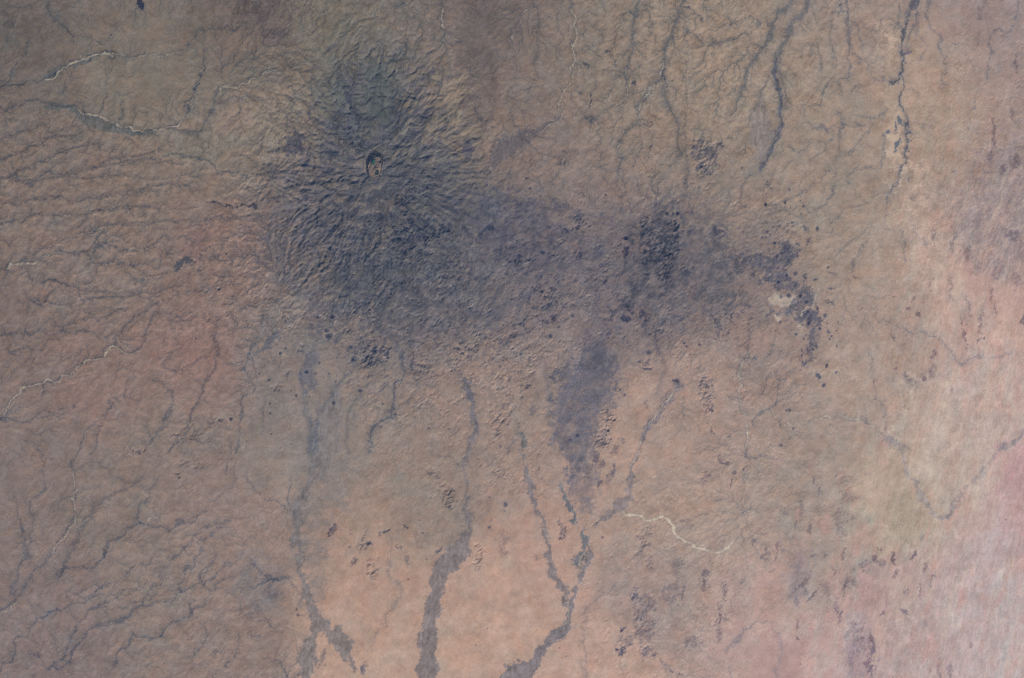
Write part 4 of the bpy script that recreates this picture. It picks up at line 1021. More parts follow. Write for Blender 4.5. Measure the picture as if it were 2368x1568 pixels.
22 1000,960 40 70 -10 .03 .4 dark_hill
22 1045,830 8 50 -25 .04 .7 ridge
22 1150,900 50 70 15 .04 .5 dark_hill
22 1260,800 24 46 25 .04 .55 dark_hill
22 1330,720 16 50 25 .05 .75 dark_hill
22 1372,680 14 22 15 .05 .85 dark_hill
22 1370,770 36 30 0 .04 .6 dark_hill
22 1458,740 11 56 -5 .05 .8 ridge
22 1470,840 12 40 25 .03 .5 ridge
22 1600,710 14 40 25 .05 .8 ridge
22 1660,590 14 24 20 .04 .6 hill
22 1090,1110 26 70 8 .05 .7 dark_hill
22 1060,1060 20 40 0 .04 .55 dark_hill
22 1120,940 16 40 15 .03 .6 dark_hill
22 1200,1220 70 60 30 .04 .5 dark_hill
22 1240,1340 60 70 0 .03 .45 dark_hill
22 1310,1340 14 90 0 .04 .65 ridge
22 1310,1500 26 90 0 .05 .75 dark_hill
22 1170,1450 26 60 0 .03 .5 dark_hill
22 1530,1110 20 24 0 .04 .75 cone
22 1560,1160 40 26 0 .03 .45 dark_hill
22 1560,975 24 20 0 .03 .55 hill
22 1650,950 8 90 0 .02 .5 ridge
22 1700,800 10 40 10 .02 .5 ridge
22 1740,880 6 60 0 .02 .45 ridge
22 1380,1120 8 26 15 .03 .6 ridge
22 790,1285 10 18 -10 .05 .95 cone
22 800,1190 14 36 5 .03 .6 dark_hill
22 822,1470 5 8 0 .03 .8 cone
22 1860,1500 14 60 0 .03 .5 ridge
22 1775,1520 14 50 0 .02 .4 ridge
22 2000,1330 14 26 20 .03 .6 hill
22 2240,470 6 6 0 .02 .7 cone
22 80,1320 80 36 0 .03 .5 dark_hill
22 20,1010 16 40 0 .04 .6 dark_hill
22 425,120 8 10 0 .05 .85 cone
22 355,145 16 40 10 .06 .7 ridge
22 330,210 8 20 0 .05 .75 ridge
22 280,50 50 14 35 .09 .6 ridge
22 150,180 30 60 20 .08 .45 rocky_hill
22 50,500 46 50 0 .02 .4 dark_hill
22 600,130 5 5 0 .02 .7 cone
22 910,725 20 14 0 .03 .6 hill
22 980,710 10 26 5 .03 .55 ridge
22 1125,690 12 36 25 .03 .5 ridge
22 1660,110 60 36 0 .0 .0 hill
"""
# gullies and scarps cut into the volcano: half width, depth (km)
GULLIES = """
3,.20 Z1 -60,700 0,720 80,735 200,770 290,810 400,850 500,850 600,840 680,810
2.6,.16 Z1 -40,1100 0,1110 120,1130 200,1145 310,1140 400,1200
2.4,.14 Z1 1110,320 1080,420 1050,560 990,620 900,700 830,810 760,850
2.4,.16 Z1 430,415 500,400 620,395 740,370
2.4,.14 Z1 490,480 560,440 640,400
2.2,.16 Z1 1180,575 1250,530 1310,480
2.2,.14 Z1 1300,440 1340,380 1400,390
2,.14 Z1 1480,780 1530,720 1600,620
2.4,.16 Z1 260,1350 330,1300 390,1300
3,.22 Z1 0,900 50,950 150,970
2.4,.14 Z1 850,550 920,545 990,555
2.4,.14 Z1 110,420 200,530 300,600 400,680 440,780
2,.12 Z1 240,200 290,260 370,340 480,360
2,.12 Z1 340,100 430,170 560,260
2,.12 Z1 100,800 150,840 210,855
2,.12 Z1 120,1095 200,1085
2,.12 Z1 200,1000 300,1020 400,1020
3,.32 Z1 1420,870 1370,840
3,.34 Z1 1290,950 1240,925
2.6,.28 Z1 1180,800 1185,900
3.2,.34 Z1 1120,1000 1170,970 1230,1000 1240,1060
3,.3 Z1 1000,1070 1050,1030
3.4,.4 Z1 1000,1110 1060,1140 1110,1100 1160,1130 1220,1160
2.6,.32 Z1 1170,1010 1160,1080 1120,1110
2.6,.3 Z1 1000,1240 1080,1250 1160,1220
3.4,.4 Z1 1090,1380 1120,1340 1190,1310
3,.34 Z1 1170,1500 1220,1470 1270,1430
3.4,.4 Z1 1540,1560 1650,1530 1730,1500
2.6,.3 Z1 760,1480 820,1490
2.6,.3 Z1 650,1350 720,1390 830,1380
2.4,.3 Z1 1300,780 1340,820 1400,860
2.6,.26 Z2 1105,50 1080,120 1030,200 1000,270 960,340
2.8,.28 Z2 830,0 780,40 720,100 680,160
2.6,.24 Z2 560,360 640,280 700,230 730,190
2.4,.22 Z2 400,470 470,440 540,360 600,300
2.2,.2 Z2 780,250 840,215 900,210 970,190
2,.16 Z2 320,210 400,185 480,160
2.2,.2 Z2 140,735 190,690 240,650 320,690
2.4,.22 Z2 370,150 450,130 540,100
2.2,.2 Z2 560,160 660,150 740,110
2,.18 Z2 180,280 260,240 330,210
3.2,.36 Z2 1460,100 1510,50 1590,95
3.4,.42 Z2 1700,40 1750,90 1820,110 1830,50 1900,20 1990,5
3.4,.4 Z2 1500,240 1580,180 1650,130 1720,110
2.6,.26 Z2 1210,100 1310,130
2.4,.26 Z2 1430,100 1440,40 1450,-20
2,.2 Z2 870,390 960,400
2,.2 Z2 1210,390 1300,365
2,.16 Z2 200,610 270,595 370,600
2,.16 Z2 170,550 260,520
2,.18 Z2 1700,680 1740,715 1790,680
2,.16 Z2 900,590 960,500 1000,440
2,.16 Z2 620,780 700,760 820,640
2,.16 Z2 750,810 830,720 900,640
2.4,.16 10 0,1250 70,1260 150,1255 200,1240
2.4,.2 10 20,700 80,750 130,820 160,860
2.2,.2 10 240,780 290,770 280,820
2.2,.2 10 280,920 320,900
2.4,.16 00 2080,1160 2130,1220 2230,1250 2280,1320 2366,1360
2.2,.14 00 1990,1150 2080,1230 2180,1260
2,.12 00 2040,1250 2120,1310 2180,1350 2300,1420
2,.12 00 2160,950 2220,1000 2300,1080 2366,1100
2,.12 00 1990,1050 2100,1130 2250,1180 2350,1210
2,.12 00 2050,800 2130,870 2260,1000
2.2,.12 00 1630,1050 1700,1060 1800,1080 1910,1070
2.2,.14 11 1290,295 1370,295 1410,275 1440,262
2.4,.16 11 1670,385 1710,355 1750,330
2,.14 11 1700,480 1730,490
2.4,.3 11 1810,1305 1840,1285 1880,1310 1905,1340
2,.2 11 1820,1350 1850,1330 1870,1370
2,.14 11 2010,860 2050,820
"""

# ------------------------------------------------------------------ drainage: water finds its way to the traced beds
VEG = np.array([0.50, 0.65, 0.83])
streams = []
for row in STREAMS.strip().splitlines():
    head, _, body = row.strip().partition(' ')
    wd, st = [float(t) for t in head.split(',')]
    streams.append((wd, st, smooth_line(P(body), 4.0)))
beds = [(a, b, label, smooth_line(P(t), 3.0)) for a, b, label, t in RIVERBEDS]

VX, VY = 868.0, 380.0                                      # the crater
vr = np.hypot(X - VX, (Y - VY - 60) * 0.92)
dome = np.clip(1 - vr / 390.0, 0, 1)
summit = np.clip(1 - np.hypot(X - 868, Y - 225) / 130.0, 0, 1)
N = NX * NY


def cell(x, y):
    i = min(max(int(round((x - X0) / STEP)), 0), NX - 1); j = min(max(int(round((y - Y0) / STEP)), 0), NY - 1)
    return j * NX + i


def drain():
    cost = np.exp((0.55 * fnoise(31, 4, 26, 1.0) + 0.35 * fnoise(32, 2, 6, 0.3)) * (1 - 0.5 * np.clip(dome * 3, 0, 1)))
    guide = 330 * dome ** 1.1 + 60 * summit + 10 * fnoise(33, 20, 120, 1.4) * np.clip(dome * 3, 0, 1)
    west = (1 - sstep(480, 700, X)) * sstep(200, 330, Y)
    guide += west * (0.42 * (X + 80) - 0.10 * (Y - 500) * sstep(700, 1100, Y)) * (1 - 0.8 * np.clip(dome * 2, 0, 1))
    north = sstep(1150, 1300, X) * (1 - sstep(380, 520, Y)) * (1 - sstep(2050, 2150, X))
    guide += north * 0.42 * (Y + 60)
    south = sstep(880, 1000, Y) * sstep(620, 760, X) * (1 - sstep(1450, 1600, X))
    guide += south * 0.42 * (1628 - Y)
    guide += 16 * fnoise(34, 16, 90, 1.2) * (1 - 0.85 * np.clip(dome * 3, 0, 1))
    cst = cost.ravel().tolist(); G = guide.ravel().tolist()
    T = [1e9] * N; par = [-1] * N; heap = []
    for wd, st, pts in streams:
        c0 = cell(*pts[0])
        t0 = min([T[c0 + k] for k in (-2, -1, 0, 1, 2, -NX, NX, -2 * NX, 2 * NX) if 0 <= c0 + k < N])
        t0 = 0.0 if t0 > 1e8 else t0
        last = -1
        for k in range(len(pts) - 1):
            n = max(1, int(np.hypot(*(pts[k + 1] - pts[k])) / 1.5))
            for q in range(n):
                p = pts[k] + (pts[k + 1] - pts[k]) * q / n
                c = cell(*p)
                if c == last:
                    continue
                t0 += 0.8
                if t0 < T[c]:
                    T[c] = t0
                    heap.append((t0, c))
                last = c
    for i in range(0, NX):
        for j in (0, NY - 1):
            c = j * NX + i
            if T[c] > 25 + (12 * (i % 9)):
                T[c] = 25.0 + 12 * (i % 9); heap.append((T[c], c))
    for j in range(0, NY):
        for i in (0, NX - 1):
            c = j * NX + i
            if T[c] > 25 + (12 * (j % 9)):
                T[c] = 25.0 + 12 * (j % 9); heap.append((T[c], c))
    heapq.heapify(heap)
    done = bytearray(N); order = []
    push, pop = heapq.heappush, heapq.heappop
    nb = ((-1, 1.0), (1, 1.0), (-NX, 1.0), (NX, 1.0), (-NX - 1, 1.414), (-NX + 1, 1.414), (NX - 1, 1.414), (NX + 1, 1.414))
    while heap:
        t, c = pop(heap)
        if done[c]:
            continue
        done[c] = 1
        order.append(c)
        i = c % NX
        edge = i == 0 or i == NX - 1
        for d, ln in nb:
            m = c + d
            if m < 0 or m >= N or done[m] or (edge and abs(m % NX - i) > 1):
                continue
            k = t + cst[m] * ln
            g = G[m]
            if g > k:
                k = g + cst[m] * 0.2 * ln
            if k < T[m]:
                T[m] = k; par[m] = c
                push(heap, (k, m))
    acc = [1.0] * N
    for c in reversed(order):
        p = par[c]
        if p >= 0:
            acc[p] += acc[c]
    # height above the nearest drainage line, for small and for larger valleys
    ac = (np.array(acc) ** -0.40).tolist()
    out = []
    for thr in (45.0, 320.0):
        h = [0.0] * N
        for c in order:
            p = par[c]
            if p >= 0 and acc[c] < thr:
                h[c] = h[p] + 0.10 + ac[c]
        out.append(np.array(h).reshape(NY, NX))
    return np.array(acc).reshape(NY, NX), out


acc, (h1, h2) = drain()
dh = 0.8 * np.minimum(h1, 9) + 0.55 * 14 * np.tanh(h2 / 14)
dh = blur(dh - blur(dh, 50.0), 1.0)
la = np.log(acc)
chan = blur(sstep(1.7, 5.2, la), 0.8) * 1.25                # the finer gullies
trunk = blur(sstep(5.0, 8.0, la), 1.3) * 1.4

# gullies carry darker brush and wash
gully_strength = np.clip(0.78 * rel * np.clip(0.8 + 0.45 * fnoise(35, 30, 220, 1.0), 0.25, 1.5), 0.05, 0.8)
feather = blur(sstep(0.7, 2.3, la), 0.5); feather -= feather.mean()
a = np.clip(gully_strength * chan + 0.22 * gully_strength * feather + 0.6 * gully_strength * trunk, 0, 0.85)[..., None]
tgt *= 1 - a + a * VEG
tgt *= (1 + 0.022 * np.clip(rel, 0, 1) * np.clip(dh, -4, 5))[..., None]  # ridge highlight painted in: paler on high ground, darker on low

# ------------------------------------------------------------------ long wind streaks of the eastern sands
east = sstep(1900, 2150, X + 0.18 * (Y - 800)) * sstep(60, 500, Y)
st1 = fnoise(41, 12, 220, 1.0, 104, 5.0)
st2 = fnoise(42, 5, 90, 0.8, 104, 7.0)
e = east
tgt *= np.stack([1 + e * (0.025 * st1 + 0.012 * st2), 1 + e * (0.045 * st1 - 0.016 * st2), 1 + e * (0.045 * st1 - 0.018 * st2)], -1)
pale_streak = sstep(0.6, 2.4, fnoise(43, 10, 160, 1.2, 105, 5.0)) * e * 0.32
tgt += pale_streak[..., None] * (srgb((204, 178, 160)) - tgt)
pink = sstep(0.5, 1.7, fnoise(44, 16, 200, 1.1, 100, 3.0)) * sstep(1650, 1950, X) * sstep(850, 1150, Y) * 0.3
tgt += pink[..., None] * (srgb((196, 146, 140)) - tgt)
# dune ripples of the southern sand
dune = sstep(1150, 1300, Y) * sstep(700, 800, X) * (1 - sstep(1350, 1480, X))
tgt *= (1 + 0.018 * dune * fnoise(45, 3.5, 14, 0.3, 35, 4.0))[..., None]
# speckle of stones and brush
grit = np.clip(0.75 + 0.55 * fnoise(59, 20, 160, 1.0), 0.15, 1.8) * (0.55 + 0.6 * np.clip(rel + 0.5 * lump, 0, 1))
tgt *= (1 + grit * (0.05 * fine + 0.04 * fnoise(46, 2, 5, 0.0)))[..., None]
# blotchy dark rock over the lava country
lava_zone = np.clip(lump * 1.2, 0, 1)
blot = fnoise(47, 4, 34, 0.9)
bl = (sstep(0.5, 1.8, blot) * 0.5 * lava_zone)[..., None]
tgt *= 1 - bl + bl * np.array([0.62, 0.74, 0.92])
bl = (sstep(0.8, 2.0, -blot) * 0.22 * lava_zone)[..., None]
tgt *= 1 + bl * np.array([1.0, 0.85, 0.7])

# keep the mean colour of each land unit while its gullies stay dark
for q_ in range(3):
    tgt[..., q_] /= blur(tgt[..., q_] / soil0[..., q_], 40.0)


def stain(text, rgb, a, soft, fuzz, tex, amt):
    win, sd = poly_sd(P(text), soft + 3 * fuzz)
    m = sstep(-soft, soft, sd + fuzz * edge_noise[win] + 0.5 * fuzz * mid[win]) * a
    m = np.clip(m * (1 + amt * tex[win]), 0, 0.95)
    tint(win, m, rgb)


# the volcano's basalt country, from the crater to the eastern cones
clot = fnoise(48, 4.5, 26, 0.9, 142, 1.5)
broad = fnoise(50, 10, 80, 1.0, 140, 1.5)
stain("F 760,230 700,330 650,400 640,520 600,570 640,630 690,690 690,760 780,790 860,830 960,800 1060,770 1130,800 1220,780 1280,710 1330,690 1400,700 1460,740 1500,770 1600,740 1680,720 1720,650 1760,590 1690,560 1640,480 1560,460 1480,500 1400,520 1320,480 1200,440 1130,450 1080,420 1040,330 1030,230 980,160 880,120 800,150",
      (84, 82, 93), .36, 34, 30, broad, 0.6)
stain("F 780,260 720,420 760,560 820,690 960,730 1070,650 1040,500 1000,380 960,250 880,180", (76, 78, 89), .29, 40, 26, broad, 0.6)
stain("F 1470,520 1560,480 1580,600 1560,680 1490,690 1440,740 1420,700 1470,620", (77, 77, 91), .40, 22, 18, broad, 0.6)
stain("F 1100,430 1180,460 1300,480 1340,560 1280,640 1180,620 1090,560", (88, 84, 99), .4, 20, 14, broad, 0.35)
stain("F 2260,330 2368,310 2450,500 2368,660 2310,640 2240,600 2205,520 2235,420", (138, 119, 119), .42, 24, 20, fnoise(55, 4, 30, 0.8, 118, 2.5), 0.5)
stain("F 2090,380 2140,400 2160,560 2200,640 2170,700 2120,600 2090,480", (194, 160, 142), .45, 24, 14, broad, 0.3)
stain("F 2050,80 2100,90 2110,300 2080,400 2050,330", (186, 156, 132), .4, 22, 14, broad, 0.3)
stain("F 2100,900 2180,880 2240,1000 2300,1200 2250,1300 2190,1180 2090,1050", (196, 170, 150), .4, 26, 14, st1, 0.3)
stain("F 2000,1060 2080,1040 2130,1130 2170,1220 2080,1240 2010,1160", (178, 152, 130), .5, 18, 8, broad, 0.2)
stain("F 2330,1020 2420,1000 2420,1250 2330,1220", (194, 148, 146), .55, 20, 12, st1, 0.3)
stain("F 1650,1330 1720,1300 1740,1500 1690,1568 1640,1500", (176, 138, 130), .5, 20, 12, broad, 0.3)
stain("F 380,740 520,760 560,850 500,960 400,930 360,820", (142, 106, 95), .32, 36, 16, broad, 0.35)
stain("F 150,870 300,860 340,960 240,1000 150,950", (142, 107, 96), .32, 36, 16, broad, 0.35)
stain("F 430,520 480,530 470,600 430,610", (124, 92, 86), .5, 10, 8, broad, 0.3)
stain("F 1085,-40 1150,-40 1150,260 1120,300 1060,250 1060,120", (98, 84, 82), .6, 8, 8, broad, 0.3)
stain("F 620,-40 690,-40 680,90 640,100 560,60", (96, 82, 82), .5, 16, 12, broad, 0.3)
stain("Q 800,350 830,250 870,320 918,320 910,440 865,520 862,620 856,730 800,690 775,560 762,470 790,420", (120, 110, 104), .5, 14, 14, broad, 0.3)
stain("12 1740,60 1790,200 1770,320 1740,400 1690,420 1620,370 1575,280 1565,120 1600,60", (108, 101, 108), .5, 8, 8, broad, 0.3)
stain("11 1640,960 1660,780 1760,640 1860,640 1890,800 1890,980", (90, 87, 100), .5, 14, 14, broad, 0.3)
stain("Q 640,560 740,600 760,650 720,760 650,720 620,640", (116, 108, 106), .4, 20, 12, broad, 0.4)
for text, rgb, a in (("930,340 1000,300 1030,340 1000,420 940,440", (192, 152, 136), .45), ("1050,200 1290,200 1200,330 1140,440 1060,350", (174, 152, 140), .3),
                     ("980,390 1080,420 1110,500 1030,540 960,480", (164, 144, 124), .5), ("1290,300 1370,260 1370,420 1300,420", (194, 142, 142), .5),
                     ("1150,480 1370,350 1370,560 1230,600 1120,720", (188, 150, 148), .35), ("1200,560 1280,480 1320,620 1240,700", (184, 166, 162), .4),
                     ("930,600 1090,560 1100,640 960,760 900,720", (182, 140, 135), .45), ("620,620 720,600 710,760 640,740", (186, 142, 130), .5),
                     ("650,780 780,780 760,920 660,920", (184, 137, 131), .5), ("538,660 565,650 565,760 540,790", (194, 166, 146), .6),
                     ("730,560 790,560 770,690 720,690", (130, 118, 124), .5), ("880,780 960,800 950,920 890,920", (136, 114, 126), .4),
                     ("1100,780 1220,720 1250,860 1130,900", (188, 158, 154), .35), ("1000,640 1060,620 1080,760 1020,780", (190, 164, 146), .4)):
    stain("R " + text, rgb, a, 12, 9, st1, 0.35)
for text in ("1130,490 1120,540 1080,640 1060,760", "1140,480 1180,520 1200,600", "1200,820 1160,700 1190,640 1240,560", "1280,60 1310,150 1300,190",
             "1340,560 1290,620 1340,720", "960,470 1040,550 1100,560", "1020,100 1030,200 990,290", "1090,240 1110,360 1130,440", "1330,120 1300,240 1320,330"):
    win, d_, fr = line_dist(smooth_line(P("R " + text)), 16, 1.6)
    tint(win, np.exp(-(d_ / 4.5) ** 2) * sstep(0, .2, fr) * sstep(0, .2, 1 - fr) * 0.36, (202, 180, 160))
stain("F 330,1080 520,1040 600,1180 500,1260 380,1200", (138, 112, 102), .3, 30, 14, broad, 0.3)
tgt[...] *= (1 + 0.045 * e * fnoise(56, 3, 24, 0.7, 104, 4.0) + 0.025 * e * fnoise(57, 3, 12, 0.4))[..., None]

SHADE_ZONES = """470,560,260,90,.9 800,850,170,200,.6 420,740,180,60,.6 1200,680,150,150,.45 1420,1010,180,130,.75 1640,500,90,60,.9 1580,540,120,25,.8
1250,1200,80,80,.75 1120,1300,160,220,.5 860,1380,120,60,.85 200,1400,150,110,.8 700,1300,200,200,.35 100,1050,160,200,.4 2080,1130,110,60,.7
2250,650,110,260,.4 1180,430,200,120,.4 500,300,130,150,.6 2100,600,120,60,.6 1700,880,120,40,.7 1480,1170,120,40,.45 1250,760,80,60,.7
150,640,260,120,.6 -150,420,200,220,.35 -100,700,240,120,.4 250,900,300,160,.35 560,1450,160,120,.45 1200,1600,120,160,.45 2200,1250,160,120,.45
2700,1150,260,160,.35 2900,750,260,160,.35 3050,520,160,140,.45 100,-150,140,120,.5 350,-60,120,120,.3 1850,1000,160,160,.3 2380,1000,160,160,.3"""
shade_zone = np.zeros((NY, NX))
for w in SHADE_ZONES.split():
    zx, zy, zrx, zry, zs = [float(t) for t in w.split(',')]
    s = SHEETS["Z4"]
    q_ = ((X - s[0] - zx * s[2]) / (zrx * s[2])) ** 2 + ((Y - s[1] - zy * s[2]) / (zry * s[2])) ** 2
    shade_zone = np.maximum(shade_zone, zs * np.exp(-q_ * 0.8))
bl = (sstep(0.35, 1.5, clot + 0.35 * fnoise(49, 3, 9, 0.5)) * np.clip(shade_zone * 1.15, 0, 0.92))
tgt *= 1 - bl[..., None] + bl[..., None] * np.array([0.27, 0.36, 0.60])  # dark rock and the shade of its cliffs, painted into the ground colour
outcrop = bl.copy()  # the same patches of rock and painted shade, raised as crags below
# sand has drifted over parts of the basalt
drift = sstep(0.35, 1.7, fnoise(60, 8, 110, 1.1, 120, 1.3)) * np.clip(lump * 1.3 - 0.25, 0, 1) * sstep(930, 1120, X + 0.4 * (Y - 500)) * 0.5
tgt += drift[..., None] * (srgb(field_colour((122, 107, 102))) - tgt)

# ------------------------------------------------------------------ things laid out on the ground: an id for every cell
ids = np.zeros((NY, NX), np.int32)
things = [None]


def component(m, seed=None):
    """largest connected piece of a small mask (4-neighbours)"""
    m = m.copy(); H, W = m.shape
    best = None
    pts = [tuple(seed)] if seed is not None and m[tuple(seed)] else list(zip(*np.nonzero(m)))
    for s in pts:
        if not m[s]:
            continue
        stack = [s]; m[s] = False; comp = [s]
        while stack:
            y, x = stack.pop()
            for yy, xx in ((y + 1, x), (y - 1, x), (y, x + 1), (y, x - 1)):
                if 0 <= yy < H and 0 <= xx < W and m[yy, xx]:
                    m[yy, xx] = False
                    stack.append((yy, xx)); comp.append((yy, xx))
        if best is None or len(comp) > len(best):
            best = comp
    out = np.zeros((H, W), bool)
    if best:
        yy, xx = zip(*best)
        out[list(yy), list(xx)] = True
    return out


def claim(win, m, name, label, cat, group=None, grow=0):
    m = component(m)
    if m.sum() < 1:
        return
    things.append(dict(name=name, label=label, cat=cat, group=group))
    ids[win][m] = len(things) - 1


height = np.zeros((NY, NX))

for name, label, rgb, a, text, soft in SANDS:
    win, m = patch(text, rgb, a, soft * 0.8, soft * 0.9)
    claim(win, m > 0.5 * a, name, label, 'sand patch')

for name, label, rgb, a, text, soft in LAVAS:
    win, sd = poly_sd(P(text), soft * 3.8 + 6)
    m = sstep(-soft * 0.5 - 0.8, soft * 0.5 + 0.8, sd + (5.0 if soft > 15 else 0.0) + (9.0 if soft > 15 else soft * 1.1 + 0.6) * edge_noise[win]) * a
    whole = m.copy()
    if soft > 15:
        m = m * np.clip(0.92 + 0.16 * broad[win] + 0.1 * clot[win], 0.3, 1.1)
    elif soft >= 6:                                            # older flows are broken by sand
        m = m * np.clip(0.95 + 0.22 * broad[win] + 0.22 * clot[win], 0.2, 1.15)
    tint(win, np.clip(m, 0, 0.97), rgb)
    tex = (blot[win] * 0.06 + fine[win] * 0.05)[..., None] * m[..., None]
    tgt[win] *= 1 + tex
    height[win] += 0.012 * m
    lump[win] *= 1 - 0.35 * m
    rel[win] *= 1 - (0.1 if soft == 12 else 0.6) * m
    claim(win, whole > 0.5 * a, 'lava_flow' if name == 'lava_field' else name, label, 'lava flow' if name == 'lava_field' else 'outcrop')

along = fnoise(58, 3, 16, 0.7, 98, 5.0)                     # flow threads run down the washes
for name, label, rgb, a, text in WASHES:
    pts = P(text)
    win, sd = poly_sd(pts, 24)
    m = sstep(-2.4, 2.4, sd + 2.8 * edge_noise[win] * (0.4 if name == 'canyon' else 1)) * a
    tint(win, m, rgb)
    tgt[win] *= 1 + (0.06 * mid[win] + 0.09 * along[win])[..., None] * m[..., None]
    height[win] -= 0.02 * m
    rel[win] *= 1 - 0.55 * m
    lump[win] *= 1 - 0.8 * m
    claim(win, m > 0.5 * a, name, label, 'canyon' if name == 'canyon' else 'dry wash')

# dark, broken bank lines along the washes
for wd, st, pts in streams:
    F = 0.3337
    w = max(1.75, wd * 0.62)
    win, d, fr = line_dist(pts, w * 3 + 6, 1.15)
    taper = np.clip(1.2 - 0.65 * fr, 0.45, 1)
    rough = np.clip(1 + (0.25 if wd > 3.4 else 0.35) * edge_noise[win], 0.35, 2)
    west_ = 1.15 if pts[:, 0].mean() < 700 and pts[:, 1].mean() < 1000 else 1.0
    core = np.exp(-(d / (w * taper * rough)) ** 2) * min(1.0, st * (1.25 if wd < 3.4 else 1.05)) * 0.95 * west_
    halo = np.exp(-(d / (w * 3.0)) ** 2) * st * (0.3 if wd > 3 else 0.22)
    a_ = np.clip(core + halo, 0, 0.95)[..., None]
    tgt[win] *= 1 - a_ + a_ * np.array([0.50, 0.62, 0.79])
    height[win] -= 0.012 * np.exp(-(d / (w * 1.6)) ** 2) * st * np.clip(wd / 3, 0.6, 2)
    rel[win] *= 1 - 0.5 * np.exp(-(d / (w * 1.2)) ** 2)

for name, label, rgb, a, text, soft in POOLS:
    win, m = patch(text, rgb, a, 1.2, 1.6)
    claim(win, m > 0.4 * a, name, label, 'mud flat')

# gullies and scarps of the volcano
for row in GULLIES.strip().splitlines():
    head, _, body = row.strip().partition(' ')
    wd, dp = [float(t) for t in head.split(',')]
    pts = smooth_line(P(body), 3.0)
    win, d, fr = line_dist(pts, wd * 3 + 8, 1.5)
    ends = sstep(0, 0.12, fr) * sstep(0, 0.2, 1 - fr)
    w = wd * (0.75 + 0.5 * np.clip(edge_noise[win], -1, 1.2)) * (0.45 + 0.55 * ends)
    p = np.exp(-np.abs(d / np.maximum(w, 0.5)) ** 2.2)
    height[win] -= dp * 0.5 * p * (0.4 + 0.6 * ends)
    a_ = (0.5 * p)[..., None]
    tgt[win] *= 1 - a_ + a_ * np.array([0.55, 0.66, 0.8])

# ------------------------------------------------------------------ hills, cones, ridges
KIND = {'cone': ('cinder_cone', 'volcanic cone'), 'dark_hill': ('dark_outcrop', 'outcrop'), 'ridge': ('rock_ridge', 'ridge'),
        'rocky_hill': ('rocky_massif', 'massif'), 'hill': ('low_knoll', 'knoll'), 'ring_hill': ('ring_outcrop', 'outcrop')}
LANDMARKS = [("F", 325, 10, "comb shaped black outcrop"), ("F", 200, 128, "arched pale riverbed"), ("F", 330, 300, "bowl shaped pale riverbed"),
             ("F", 545, 275, "round pinkish sand dome"), ("F", 683, 330, "blocky lava patch"), ("F", 560, 480, "jagged black ridge line"),
             ("F", 420, 608, "slipper shaped lava pond"), ("F", 30, 605, "hooked riverbed mouth"), ("F", 150, 860, "long stepped pale riverbed"),
             ("F", 620, 790, "lobed lava tongue"), ("F", 868, 380, "deep crater"), ("F", 870, 245, "dark green lava cap"), ("F", 1080, 345, "upright oval lava patch"),
             ("F", 1200, 320, "grey lava valley"), ("F", 1120, 535, "ink blot lava pond"), ("F", 1330, 100, "winding top edge riverbed"),
             ("F", 1460, 90, "wide forked dark gully"), ("F", 1545, 130, "darkest top edge gully"), ("F", 1800, 90, "pale floored canyon"),
             ("F", 1765, 300, "lens shaped canyon"), ("F", 2105, 15, "top edge mud flat"), ("F", 2070, 300, "string of black pools"),
             ("F", 1630, 370, "dark dissected hills"), ("F", 1540, 580, "steep dark mountain block"), ("F", 1785, 690, "speckled white clay"),
             ("F", 1870, 780, "eastern lava tail"), ("F", 1665, 735, "forked lava stem"), ("F", 1715, 930, "straight pale riverbed"),
             ("F", 1350, 950, "big slate lava sheet"), ("F", 1090, 890, "spearhead lava wash"), ("F", 710, 870, "slate lava tongue"),
             ("F", 830, 850, "dark rubble apron"), ("F", 535, 968, "roundest black cone"), ("F", 700, 1150, "westernmost big wash"),
             ("F", 1010, 1400, "widening grey wash"), ("F", 1270, 1250, "narrow dark wash"), ("F", 1345, 1230, "hooked green wash"),
             ("F", 1600, 1230, "brightest pale riverbed"), ("F", 1500, 1450, "big purple outcrops"), ("F", 1770, 1440, "arched creek"),
             ("F", 2160, 1180, "V shaped drain"), ("F", 1940, 985, "wavy pale creek"), ("F", 2230, 650, "pink sand patches"),
             ("F", 2080, 870, "purple brush of streaks"), ("F", 180, 1230, "braided riverbed"), ("F", 440, 1220, "green looped creek"),
             ("F", 620, 1340, "branching dark fan"), ("F", 470, 1470, "pale lit ridges"), ("F", 1920, 1330, "rose oval patch"), ("F", 2180, 1290, "broken purple hills"),
             ("F", 1310, 1250, "oval rocky massif"), ("F", 1400, 980, "crescent rimmed massif"), ("F", 1660, 960, "folded western hills"), ("F", 2330, 330, "purple hatched plateau")]
used_labels = set()
DIRS = ["east", "south-east", "south", "south-west", "west", "north-west", "north", "north-east"]


